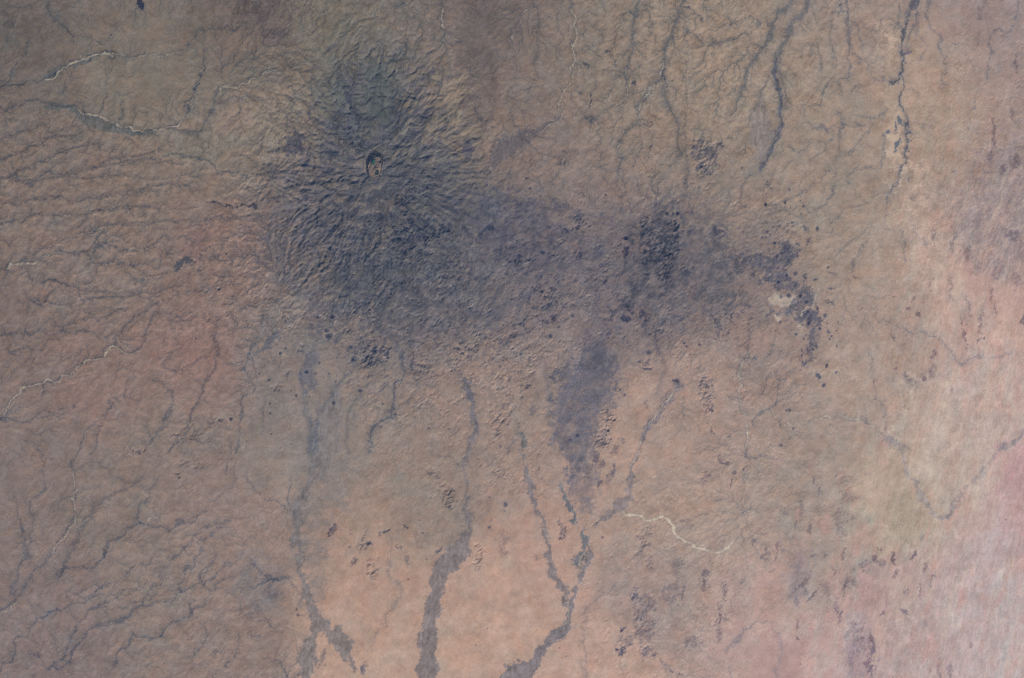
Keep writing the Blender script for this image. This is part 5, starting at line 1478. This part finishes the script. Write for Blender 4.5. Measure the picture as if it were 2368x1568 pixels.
def hill_label(kind, rx, ry, dark, x, y):
    r = max(rx, ry); el = r / max(min(rx, ry), 0.1)
    tone = "black" if dark > 0.88 else "dark" if dark > 0.65 else "grey brown" if dark > 0.42 else "tan"
    noun = {'cone': 'cone', 'dark_hill': 'rock patch', 'ridge': 'ridge', 'rocky_hill': 'craggy hill', 'hill': 'knoll', 'ring_hill': 'ring shaped hill'}[kind]
    size = "tiny" if r < 2.2 else "small" if r < 4.5 else "middling" if r < 10 else "large"
    shape = "" if kind in ('ridge', 'ring_hill') else "round " if el < 1.3 else "oval " if el < 2 else "elongated "
    near = sorted((math.hypot(x - l[1], y - l[2]), l) for l in LANDMARKS)
    for d, l in near[:6]:
        q = DIRS[int(round(math.atan2(y - l[2], x - l[1]) / (math.pi / 4))) % 8]
        for dist in (["beside"] if d < 22 else ["just"] if d < 60 else ["a short way"] if d < 130 else ["well"]):
            s = "%s %s %s%s %s" % (size, tone, shape, noun, ("on the %s side of" % q) if dist == "beside" else "%s %s of" % (dist, q))
            s = s + " the " + l[3]
            if len(s.split()) > 16 and shape or len(s.split()) > 16:
                s = s.replace(shape, '', 1) if shape else s.replace('a short way ', '', 1)
            if s not in used_labels:
                used_labels.add(s)
                return s
    for o in ("second", "third", "fourth", "fifth"):
        t = o + " " + s
        if t not in used_labels:
            used_labels.add(t)
            return t
    return s


cr_lo = 1 - np.abs(fnoise(51, 5, 40, 1.3, 140, 1.6))
crag = np.clip(cr_lo, -0.5, 1) * (0.75 + 0.35 * (1 - np.abs(fnoise(54, 3, 14, 0.8, 140, 1.4))))
crag2 = fnoise(52, 3, 12, 0.7)
hatch = fnoise(53, 3, 24, 0.9, 118, 2.2)
for row in HILLS.strip().splitlines():
    t = row.split()
    t = [t[0]] + t[1].split(',') + t[2:]
    sh, x, y, rx, ry, rot, hh, dark, kind = t[0], *[float(v) for v in t[1:8]], t[8]
    s = SHEETS[sh]
    cx, cy, rx, ry = s[0] + x * s[2], s[1] + y * s[2], rx * s[2], ry * s[2]
    R = max(rx, ry)
    win = window(np.array([[cx, cy]]), R * 1.8 + 8)
    c, sn = math.cos(math.radians(rot)), math.sin(math.radians(rot))
    k = 0.25 if R < 6 else 1.0
    dx, dy = X[win] + k * (WX[win] - X[win]) - cx, Y[win] + k * (WY[win] - Y[win]) - cy
    rr = np.hypot((dx * c + dy * sn) / rx, (-dx * sn + dy * c) / ry)
    fz = 0.05 if kind == 'cone' else 0.3 if R > 8 else 0.18
    r = rr + fz * edge_noise[win]
    if kind == 'ring_hill':
        body = np.exp(-((r - 0.85) / 0.22) ** 2)
        m = np.clip(body + 0.35 * (r < 0.85), 0, 1)
    elif kind == 'cone':
        m = 1 - sstep(0.55, 1.45, r)
    elif kind == 'ridge':
        m = 1 - sstep(0.5, 1.3, r)
    else:
        m = 1 - sstep(0.45, 1.25, r)
        m = m * np.clip(0.8 + 0.38 * hatch[win], 0.1, 1.3) if R > 5 else m
    m = np.clip(m, 0, 1)
    hh *= 1.35 if kind == 'rocky_hill' else 1.0
    # rock is bluer and darker than the soil around it
    if kind == 'stain':
        tint(win, m * dark, (168, 128, 116))
        continue
    mul = np.array([0.26, 0.36, 0.60]) if sh not in ('22',) else np.array([0.34, 0.38, 0.58])
    if cx < 700:
        mul = np.array([0.25, 0.32, 0.50])
    if cx > 1950 and kind in ('dark_hill', 'ridge'):
        mul = np.array([0.42, 0.44, 0.59])
        dark = min(0.95, dark * 1.15)
    a_ = np.clip(m * dark, 0, 1)[..., None]
    tgt[win] *= 1 - a_ + a_ * mul
    if kind == 'cone':
        prof = np.clip(1.25 - r, 0, 1) ** 1.2
        dimple = np.exp(-(r / 0.3) ** 2) * 0.3 if R > 4 else 0
        height[win] += hh * 0.95 * (prof - dimple)
    elif kind == 'ridge':
        height[win] += hh * np.clip(1.15 - r, 0, 1) * (0.8 + 0.25 * crag2[win])
    else:
        bodyh = np.clip(1.15 - r, 0, 1) ** 0.7
        height[win] += hh * bodyh * (0.35 + 0.75 * crag[win] + 0.08 * crag2[win])
    if kind != 'stain' and hh > 0:
        lim = max(1.1, 2.1 / max(min(rx, ry), 0.4)) if R < 5 else 1.0
        nm, ct = KIND[kind]
        claim(win, (rr if R < 6 else r) < lim, nm, hill_label(kind, rx, ry, dark, cx, cy), ct,
              {'cone': 'volcanic cones scattered over the plains', 'ridge': 'narrow rock ridges', 'dark_hill': 'dark rock outcrops',
               'rocky_hill': 'craggy massifs', 'hill': 'low knolls', 'ring_hill': None}[kind])

# the steep dark mountain block of the middle east, and the dark dissected hills north of it
def block(text, label, name, rgb, a, hgt, dens, soft):
    win, sd = poly_sd(P(text), 30)
    m = sstep(-soft, soft, sd + soft * 1.2 * edge_noise[win])
    tex = np.clip(0.55 + 0.4 * clot[win] * dens + 0.2 * hatch[win], 0, 1.15)
    tint(win, np.clip(m * a * tex, 0, 1), rgb)
    height[win] += hgt * m * (0.35 + 0.75 * cr_lo[win])
    claim(win, (m > 0.5), name, label, 'massif', 'craggy massifs')


block("Z3 340,190 430,180 530,200 520,300 490,340 490,480 450,560 430,640 420,740 345,760 300,700 330,620 250,570 170,550 160,450 240,360 300,330 335,280",
      "steep dark mountain block with black shadowed crags in the middle of the eastern lava country", 'rocky_massif', (50, 58, 80), .75, .15, .8, 5)
block("Z3 150,150 200,140 250,180 240,250 290,330 200,300 140,250", "dark ragged hill on the north west shoulder of the steep mountain block", 'rocky_massif', (66, 70, 88), .7, .14, .8, 5)
block("20 50,990 110,960 180,970 270,1000 265,1060 240,1140 200,1200 110,1200 70,1150", "dark finely dissected hills south of the forked gullies of the upper middle", 'rocky_massif', (66, 70, 88), .75, .10, .8, 5)
block("11 140,960 160,900 230,860 300,840 360,860 330,900 260,920 210,970", "dark rubble apron at the south foot of the volcano", 'rocky_massif', (70, 74, 94), .6, .13, .8, 5)

# ------------------------------------------------------------------ sandy riverbeds on top
for w0, w1, label, pts in beds:
    win, d, fr = line_dist(pts, 14, 0.75)
    hw = (w0 + (w1 - w0) * fr) * (1 + 0.35 * np.clip(edge_noise[win], -1, 1.5)) * 0.44 + 0.3
    m = 1 - sstep(hw - 0.8, hw + 0.9, d)
    a_ = min(0.9, 0.40 + 0.10 * (w0 + w1)) * (0.85 if pts[:, 0].mean() < 700 else 1.0) * sstep(0, 0.06, fr) * sstep(0, 0.10, 1 - fr) * np.clip(0.95 + 0.25 * mid[win], 0.6, 1.1)
    bank = np.exp(-(d / (hw + 2.6)) ** 2) * 0.35
    tgt[win] *= 1 - bank[..., None] * np.array([0.5, 0.35, 0.15])
    lx = pts[:, 0].mean()
    tint(win, m * a_, (190, 168, 142) if lx < 1450 else (206, 186, 160))
    height[win] -= 0.004 * m
    solid = d < np.maximum(hw, 1.45)
    claim(win, solid, 'sandy_riverbed', label, 'riverbed', 'pale sandy riverbeds')

# ------------------------------------------------------------------ the lie of the land
height += 0.85 * dome ** 1.35 + 0.15 * summit
rel_h = (0.013 + 0.020 * np.clip(dome * 2.2, 0, 1) - 0.004 * sstep(1150, 1350, X) * (1 - sstep(420, 520, Y))) * dh * np.clip(rel, 0, 1.3)
height += rel_h
r1 = np.clip(1 - np.abs(fnoise(61, 6, 50, 1.2, 145, 1.5)), -0.6, 1)
r2 = np.clip(1 - np.abs(fnoise(62, 4, 18, 0.8, 140, 1.4)), -0.6, 1)
r3 = sstep(0.6, 2.2, fnoise(64, 4, 24, 0.8))
where = np.clip(0.45 + 0.55 * fnoise(65, 14, 90, 1.0), 0.05, 1.5)      # rough ground comes in clusters with smooth gaps
# gullies and spurs radiating from the summit
ang = np.arctan2(X + 0.5 * (WX - X) - 868, Y + 0.5 * (WY - Y) - 400)                      # the seam lies to the north, under the green cap
rad = np.hypot(WX - 868, WY - 400)
pol = fnoise(70, 4, 34, 0.9)
pu, pv = (ang + math.pi) * 150 / STEP + 40, rad * 0.13 / STEP + 100
u0, v0_ = np.floor(pu).astype(int), np.floor(pv).astype(int)
fu, fv = pu - u0, pv - v0_
u0 = np.clip(u0, 0, NX - 2); v0_ = np.clip(v0_, 0, NY - 2)
spur = (pol[v0_, u0] * (1 - fu) + pol[v0_, u0 + 1] * fu) * (1 - fv) + (pol[v0_ + 1, u0] * (1 - fu) + pol[v0_ + 1, u0 + 1] * fu) * fv
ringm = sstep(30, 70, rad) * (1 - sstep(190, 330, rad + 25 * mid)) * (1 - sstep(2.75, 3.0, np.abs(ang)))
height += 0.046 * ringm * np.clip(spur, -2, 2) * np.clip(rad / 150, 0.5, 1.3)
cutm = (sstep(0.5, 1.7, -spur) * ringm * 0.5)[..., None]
tgt *= 1 - cutm + cutm * np.array([0.42, 0.52, 0.72])  # flank shading painted as dark strokes down the cuts
calm = 1 - 0.8 * np.exp(-((X - 868) / 240) ** 2 - ((Y - 370) / 240) ** 2)
height += np.clip(lump, 0, 1.3) * where * calm * (0.075 * r1 + 0.04 * r2 + 0.13 * r3)
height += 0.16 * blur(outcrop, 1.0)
height += (0.0022 * fine + 0.003 * fnoise(63, 3, 20, 0.8)) * np.clip(0.3 + rel, 0.3, 1.1)
height += 0.02 * big + 0.012 * mid * np.clip(rel, 0.1, 1)
height = blur(height, 0.7)

# ------------------------------------------------------------------ meshes
def to_world(x, y):
    return (x - 1184.0) * KM, (784.0 - y) * KM


gy, gx = np.gradient(height, STEP * KM)
nz = 1.0 / np.sqrt(1 + gx * gx + gy * gy)
normals = np.stack([-gx * nz, gy * nz, nz], -1)
albedo = np.clip((tgt - VEIL) / GAIN, 0.012, 0.75)
wx_, wy_ = to_world(X, Y)
coords = np.stack([wx_, wy_, height], -1)


def material(name, grain, scale, bump, rough=1.0):
    """soil or rock: the unit's own colour, mottled by noise, with fine relief"""
    m = bpy.data.materials.new(name); m.use_nodes = True
    n, l = m.node_tree.nodes, m.node_tree.links
    b = n["Principled BSDF"]
    b.inputs['Roughness'].default_value = rough
    b.inputs['Specular IOR Level'].default_value = 0.0
    at = n.new("ShaderNodeAttribute"); at.attribute_name = "soil"
    nr = n.new("ShaderNodeAttribute"); nr.attribute_name = "lie"
    geo = n.new("ShaderNodeNewGeometry")
    tx = n.new("ShaderNodeTexNoise"); tx.inputs['Scale'].default_value = scale; tx.inputs['Detail'].default_value = 4.0
    tx.inputs['Roughness'].default_value = 0.7
    l.new(geo.outputs['Position'], tx.inputs['Vector'])
    mr = n.new("ShaderNodeMapRange")
    mr.inputs['From Min'].default_value = 0.25; mr.inputs['From Max'].default_value = 0.75
    mr.inputs['To Min'].default_value = 1 - grain; mr.inputs['To Max'].default_value = 1 + grain
    l.new(tx.outputs['Fac'], mr.inputs['Value'])
    mx = n.new("ShaderNodeVectorMath"); mx.operation = 'SCALE'
    l.new(at.outputs['Color'], mx.inputs[0]); l.new(mr.outputs[0], mx.inputs['Scale'])
    l.new(mx.outputs[0], b.inputs['Base Color'])
    bp = n.new("ShaderNodeBump"); bp.inputs['Strength'].default_value = 0.5; bp.inputs['Distance'].default_value = bump
    l.new(tx.outputs['Fac'], bp.inputs['Height']); l.new(nr.outputs['Vector'], bp.inputs['Normal'])
    l.new(bp.outputs[0], b.inputs['Normal'])
    return m


M = {'soil': material("soil", 0.13, 9.0, 0.02), 'sand': material("sand", 0.07, 8.0, 0.008), 'lava': material("lava", 0.2, 8.0, 0.03),
     'rock': material("rock", 0.2, 9.0, 0.03), 'wash': material("wash", 0.15, 9.0, 0.015), 'mud': material("mud", 0.08, 6.0, 0.004)}
MAT_OF = {'sandy_riverbed': 'sand', 'sand_patch': 'sand', 'lava_flow': 'lava', 'cinder_cone': 'lava', 'dry_wash': 'wash', 'canyon': 'wash', 'mud_flat': 'mud'}


def make_mesh(name, co, faces, col, nrm, mat, origin=(0, 0, 0)):
    me = bpy.data.meshes.new(name)
    nf = len(faces)
    me.vertices.add(len(co)); me.loops.add(nf * 4); me.polygons.add(nf)
    me.vertices.foreach_set("co", np.ascontiguousarray(co - np.asarray(origin), np.float32).ravel())
    me.loops.foreach_set("vertex_index", np.ascontiguousarray(faces, np.int32).ravel())
    me.polygons.foreach_set("loop_start", np.arange(0, nf * 4, 4, dtype=np.int32))
    me.polygons.foreach_set("use_smooth", np.ones(nf, bool))
    me.update(calc_edges=True)
    at = me.attributes.new("soil", 'FLOAT_COLOR', 'POINT')
    at.data.foreach_set("color", np.concatenate([col, np.ones((len(col), 1))], 1).astype(np.float32).ravel())
    nr = me.attributes.new("lie", 'FLOAT_VECTOR', 'POINT')
    nr.data.foreach_set("vector", nrm.astype(np.float32).ravel())
    me.materials.append(mat)
    o = bpy.data.objects.new(name, me)
    o.location = origin
    scene.collection.objects.link(o)
    return o


# every cell belongs to the id of its upper left corner
cid = ids[:-1, :-1].copy()
j, i = np.mgrid[0:NY - 1, 0:NX - 1]
v0 = (j * NX + i)
quads = np.stack([v0 + NX, v0 + NX + 1, v0 + 1, v0], -1)          # counter-clockwise seen from above
CI0, CI1 = int((820 - X0) / STEP), int((920 - X0) / STEP)
CJ0, CJ1 = int((324 - Y0) / STEP), int((428 - Y0) / STEP)                            # the crater block gets a finer mesh of its own
crater_mask = np.zeros_like(cid, bool); crater_mask[CJ0:CJ1, CI0:CI1] = True
flat_co = coords.reshape(-1, 3); flat_al = albedo.reshape(-1, 3); flat_n = normals.reshape(-1, 3)


def cut(mask):
    f = quads[mask]
    u, inv = np.unique(f, return_inverse=True)
    return u, inv.reshape(-1, 4)


# the ground sheet runs on far beyond the frame: rings outward from the edge of the survey
u, f = cut((cid == 0) & ~crater_mask)
co, al, nm = flat_co[u], flat_al[u], flat_n[u]
# coarser ground beyond the survey, the same country going on in every direction
CS = 8
ci = np.arange(-NX // CS * CS, 2 * NX, CS); cj = np.arange(-NY // CS * CS, 2 * NY, CS)


def fold(k, n):
    k = np.mod(k, 2 * (n - 1))
    return np.where(k > n - 1, 2 * (n - 1) - k, k)


CI, CJ = np.meshgrid(ci, cj)
FI, FJ = fold(CI, NX), fold(CJ, NY)
owx, owy = to_world(X0 + STEP * CI, Y0 + STEP * CJ)
inside = (CI >= 0) & (CI <= NX - 1) & (CJ >= 0) & (CJ <= NY - 1)
near = [(fold(CJ + dj, NY), fold(CI + di, NX)) for dj in (-3, -1, 1, 3) for di in (-3, -1, 1, 3)]
oh = sum(height[a, b] for a, b in near) / 16 - np.where(inside, 0.12, 0.0)
o_al = sum(albedo[a, b] for a, b in near) / 16
H_, W_ = CI.shape
ok = ~(inside[:-1, :-1] & inside[1:, :-1] & inside[:-1, 1:] & inside[1:, 1:])
jj, ii = np.mgrid[0:H_ - 1, 0:W_ - 1]
b0 = len(co) + jj * W_ + ii
oq = np.stack([b0 + W_, b0 + W_ + 1, b0 + 1, b0], -1)[ok]
# and a plain apron outside that
rim_i = np.concatenate([np.arange(W_), np.arange(1, H_) * W_ + W_ - 1, (H_ - 1) * W_ + np.arange(W_ - 2, -1, -1), np.arange(H_ - 2, 0, -1) * W_])
oc = np.stack([owx, owy, oh], -1).reshape(-1, 3); oa = o_al.reshape(-1, 3)
far = oc[rim_i].copy(); far[:, :2] *= 1.5; far[:, 2] = 0
nr_ = len(rim_i); k0 = len(co) + rim_i; k1 = len(co) + len(oc) + np.arange(nr_)
aq = np.stack([k0, np.roll(k0, -1), np.roll(k1, -1), k1], -1)[:, ::-1]
ring_f = [oq, aq]
co = np.concatenate([co, oc, far]); al = np.concatenate([al, oa, np.tile(oa.mean(0), (nr_, 1))])
nm = np.concatenate([nm, np.tile([[0, 0, 1.0]], (len(oc) + nr_, 1))])
terrain = make_mesh("terrain", co, np.concatenate([f] + ring_f), al, nm, M['soil'])
terrain["kind"] = "structure"

flat_id = cid.ravel()
sort = np.argsort(flat_id, kind='stable')
starts = np.searchsorted(flat_id[sort], np.arange(len(things) + 1))
q2 = quads.reshape(-1, 4); cm = crater_mask.ravel()
for k in range(1, len(things)):
    cells = sort[starts[k]:starts[k + 1]]
    cells = cells[~cm[cells]]
    if len(cells) == 0:
        continue
    f = q2[cells]
    u, inv = np.unique(f, return_inverse=True)
    t = things[k]
    c = flat_co[u]
    org = (float(c[:, 0].mean()), float(c[:, 1].mean()), float(c[:, 2].min()))
    o = make_mesh(t['name'], c, inv.reshape(-1, 4), flat_al[u], flat_n[u], M[MAT_OF.get(t['name'], 'rock')], org)
    o["label"] = t['label']; o["category"] = t['cat']
    if t['group']:
        o["group"] = t['group']

# ------------------------------------------------------------------ the crater, finer
SUB = 4
nyf, nxf = (CJ1 - CJ0) * SUB + 1, (CI1 - CI0) * SUB + 1
jj = np.arange(nyf) / SUB; ii = np.arange(nxf) / SUB
j0 = np.minimum(jj.astype(int), CJ1 - CJ0 - 1); i0 = np.minimum(ii.astype(int), CI1 - CI0 - 1)
tj = (jj - j0)[:, None]; ti = (ii - i0)[None, :]


def fine_of(a):
    b = a[CJ0:CJ1 + 1, CI0:CI1 + 1]
    e = (Ellipsis,) + (None,) * (b.ndim - 2)
    return ((b[j0][:, i0] * (1 - ti)[e] + b[j0][:, i0 + 1] * ti[e]) * (1 - tj)[e] + (b[j0 + 1][:, i0] * (1 - ti)[e] + b[j0 + 1][:, i0 + 1] * ti[e]) * tj[e])


fx, fy = np.meshgrid(X0 + STEP * (CI0 + ii), Y0 + STEP * (CJ0 + jj))
fh, ft, fen, ffine = fine_of(height), fine_of(tgt), fine_of(edge_noise), fine_of(fine)
rnd = np.random.default_rng(5)
def fnf(seed, lmin, lmax):
    r = np.random.default_rng(seed); F = np.fft.rfft2(r.standard_normal((nyf, nxf)))
    f = np.sqrt(np.fft.fftfreq(nyf, STEP / SUB)[:, None] ** 2 + np.fft.rfftfreq(nxf, STEP / SUB)[None, :] ** 2) + 1e-9
    n = np.fft.irfft2(F / f * np.exp(-(f * lmin) ** 2 / 2) * (1 - np.exp(-(f * lmax) ** 2 * 1.5)), s=(nyf, nxf))
    return n / n.std()


n1, n2 = fnf(1, 1.5, 9), fnf(2, 0.6, 4)


def sd_fine(text):
    pts = P(text); closed = np.vstack([pts, pts[:1]])
    x, y = fx + 0.7 * n1, fy + 0.7 * fnf(3, 1.5, 9)
    best = np.full(x.shape, 1e9); ins = np.zeros(x.shape, bool)
    for k in range(len(pts)):
        a, b = closed[k], closed[k + 1]; d = b - a
        t = np.clip(((x - a[0]) * d[0] + (y - a[1]) * d[1]) / (d @ d), 0, 1)
        best = np.minimum(best, np.hypot(x - a[0] - t * d[0], y - a[1] - t * d[1]))
        if a[1] != b[1]:
            ins ^= ((a[1] > y) != (b[1] > y)) & (x < (b[0] - a[0]) * (y - a[1]) / (b[1] - a[1]) + a[0])
    return np.where(ins, best, -best)


rim = sd_fine("Z1 598,610 608,545 636,492 672,448 715,434 768,455 822,490 842,550 818,620 812,690 795,760 750,795 700,800 650,795 622,740 603,670")
floor_ = sd_fine("Z1 628,650 640,590 668,535 715,500 768,515 800,560 806,610 796,665 790,735 745,775 700,780 655,775 632,725")
pit = sd_fine("Z1 664,590 672,558 700,542 738,538 728,560 722,600 705,622 678,612")
mound = sd_fine("Z1 722,695 735,680 770,684 772,725 764,752 730,754 718,735")
DEPTH = 0.5
prof = sstep(0, 1, np.clip(rim / np.maximum(rim - floor_, 0.6), 0, 1))
prof = np.where(floor_ > 0, 1, np.where(rim < 0, 0, prof))
shallow = 1 - 0.62 * sstep(372, 412, fy)                     # the southern rim is low
base_level = float(fh[int(nyf * .5), int(nxf * .5)])
fh2 = fh - prof * DEPTH * shallow * (1 + 0.04 * n1) + 0.03 * prof * (1 - prof) * 4 * n2
fh2 += 0.045 * np.exp(-(np.minimum(rim, 0) / 4.0) ** 2) * (rim < 0.0) * sstep(0, 14, np.minimum(np.minimum(fx - fx.min(), fx.max() - fx), np.minimum(fy - fy.min(), fy.max() - fy)))
fh2 -= 0.10 * sstep(-0.4, 1.6, pit)
fh2 += 0.05 * sstep(-0.3, 1.4, mound)
def ft_tint(m, rgb):
    global ft
    ft = ft * (1 - m[..., None]) + m[..., None] * srgb(rgb)


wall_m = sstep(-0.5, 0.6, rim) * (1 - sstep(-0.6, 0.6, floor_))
ft_tint(wall_m * 0.65, (74, 74, 80))  # part of the wall's shade is painted into its colour
ft_tint(sstep(-1.2, 2.0, floor_) * 0.75, (116, 103, 100))
ring = np.exp(-(np.minimum(pit, 0) / 2.6) ** 2) * (pit < 0) * (floor_ > 0)
ft_tint(ring * 0.6, (100, 92, 94))
ft_tint(sstep(-0.4, 0.4, pit), (56, 84, 86))
ft_tint(np.exp(-(((fx - 876) / 5) ** 2 + ((fy - 393.5) / 2.5) ** 2)) * 0.5, (150, 134, 118))
ft_tint(sstep(-0.4, 0.4, mound), (48, 66, 72))
ft = ft * (1 + 0.05 * n2 + 0.05 * n1)[..., None]
ggy, ggx = np.gradient(fh2, STEP * KM / SUB)
gz = 1 / np.sqrt(1 + ggx ** 2 + ggy ** 2)
fnorm = np.stack([-ggx * gz, ggy * gz, gz], -1)
fal = np.clip((ft - VEIL) / GAIN, 0.012, 0.75)
cxw, cyw = to_world(fx, fy)
fco = np.stack([cxw, cyw, fh2], -1).reshape(-1, 3)
j, i = np.mgrid[0:nyf - 1, 0:nxf - 1]
v0 = j * nxf + i
fq = np.stack([v0 + nxf, v0 + nxf + 1, v0 + 1, v0], -1)
lab = np.zeros((nyf - 1, nxf - 1), int)
R_, F_, P_, M_ = rim[:-1, :-1], floor_[:-1, :-1], pit[:-1, :-1], mound[:-1, :-1]
lab[R_ > 0] = 1
lab[F_ > 0] = 2
lab[(P_ > 0)] = 3
lab[(M_ > 0)] = 4
crater = bpy.data.objects.new("volcanic_crater", None)
o0 = (*to_world(868.0, 380.0), float(fh2.min()))
crater.location = o0
scene.collection.objects.link(crater)
crater["label"] = "deep egg shaped volcanic crater with a black shadowed wall and a tan floor"
crater["category"] = "crater"
for k, (nm_, mt) in enumerate((("outer_slope", 'lava'), ("crater_wall", 'lava'), ("crater_floor", 'sand'), ("green_pit", 'mud'), ("lava_mound", 'lava'))):
    f = fq[lab == k]
    u, inv = np.unique(f, return_inverse=True)
    o = make_mesh(nm_, fco[u], inv.reshape(-1, 4), fal.reshape(-1, 3)[u], fnorm.reshape(-1, 3)[u], M[mt], o0)
    o.parent = crater
    o.location = (0, 0, 0)

# ------------------------------------------------------------------ the air between the camera and the ground
if HAZE:
    ex, ey = float(np.abs(co[:, 0]).max()) + 5, float(np.abs(co[:, 1]).max()) + 5
    z0, z1 = float(co[:, 2].min()) - 1.5, 401.0
    v = [(-ex, -ey, z0), (ex, -ey, z0), (ex, ey, z0), (-ex, ey, z0), (-ex, -ey, z1), (ex, -ey, z1), (ex, ey, z1), (-ex, ey, z1)]
    fc = [(0, 3, 2, 1), (4, 5, 6, 7), (0, 1, 5, 4), (1, 2, 6, 5), (2, 3, 7, 6), (3, 0, 4, 7)]
    me = bpy.data.meshes.new("haze"); me.from_pydata(v, [], fc); me.update()
    hz = bpy.data.objects.new("haze", me); scene.collection.objects.link(hz)
    hz["kind"] = "stuff"
    hm = bpy.data.materials.new("haze"); hm.use_nodes = True
    hn, hl = hm.node_tree.nodes, hm.node_tree.links
    hn.clear()
    out = hn.new("ShaderNodeOutputMaterial"); pv = hn.new("ShaderNodeVolumePrincipled")
    pv.inputs['Density'].default_value = HAZE_DENSITY
    pv.inputs['Color'].default_value = (*HAZE_COLOR, 1)
    hl.new(pv.outputs[0], out.inputs['Volume'])
    me.materials.append(hm)
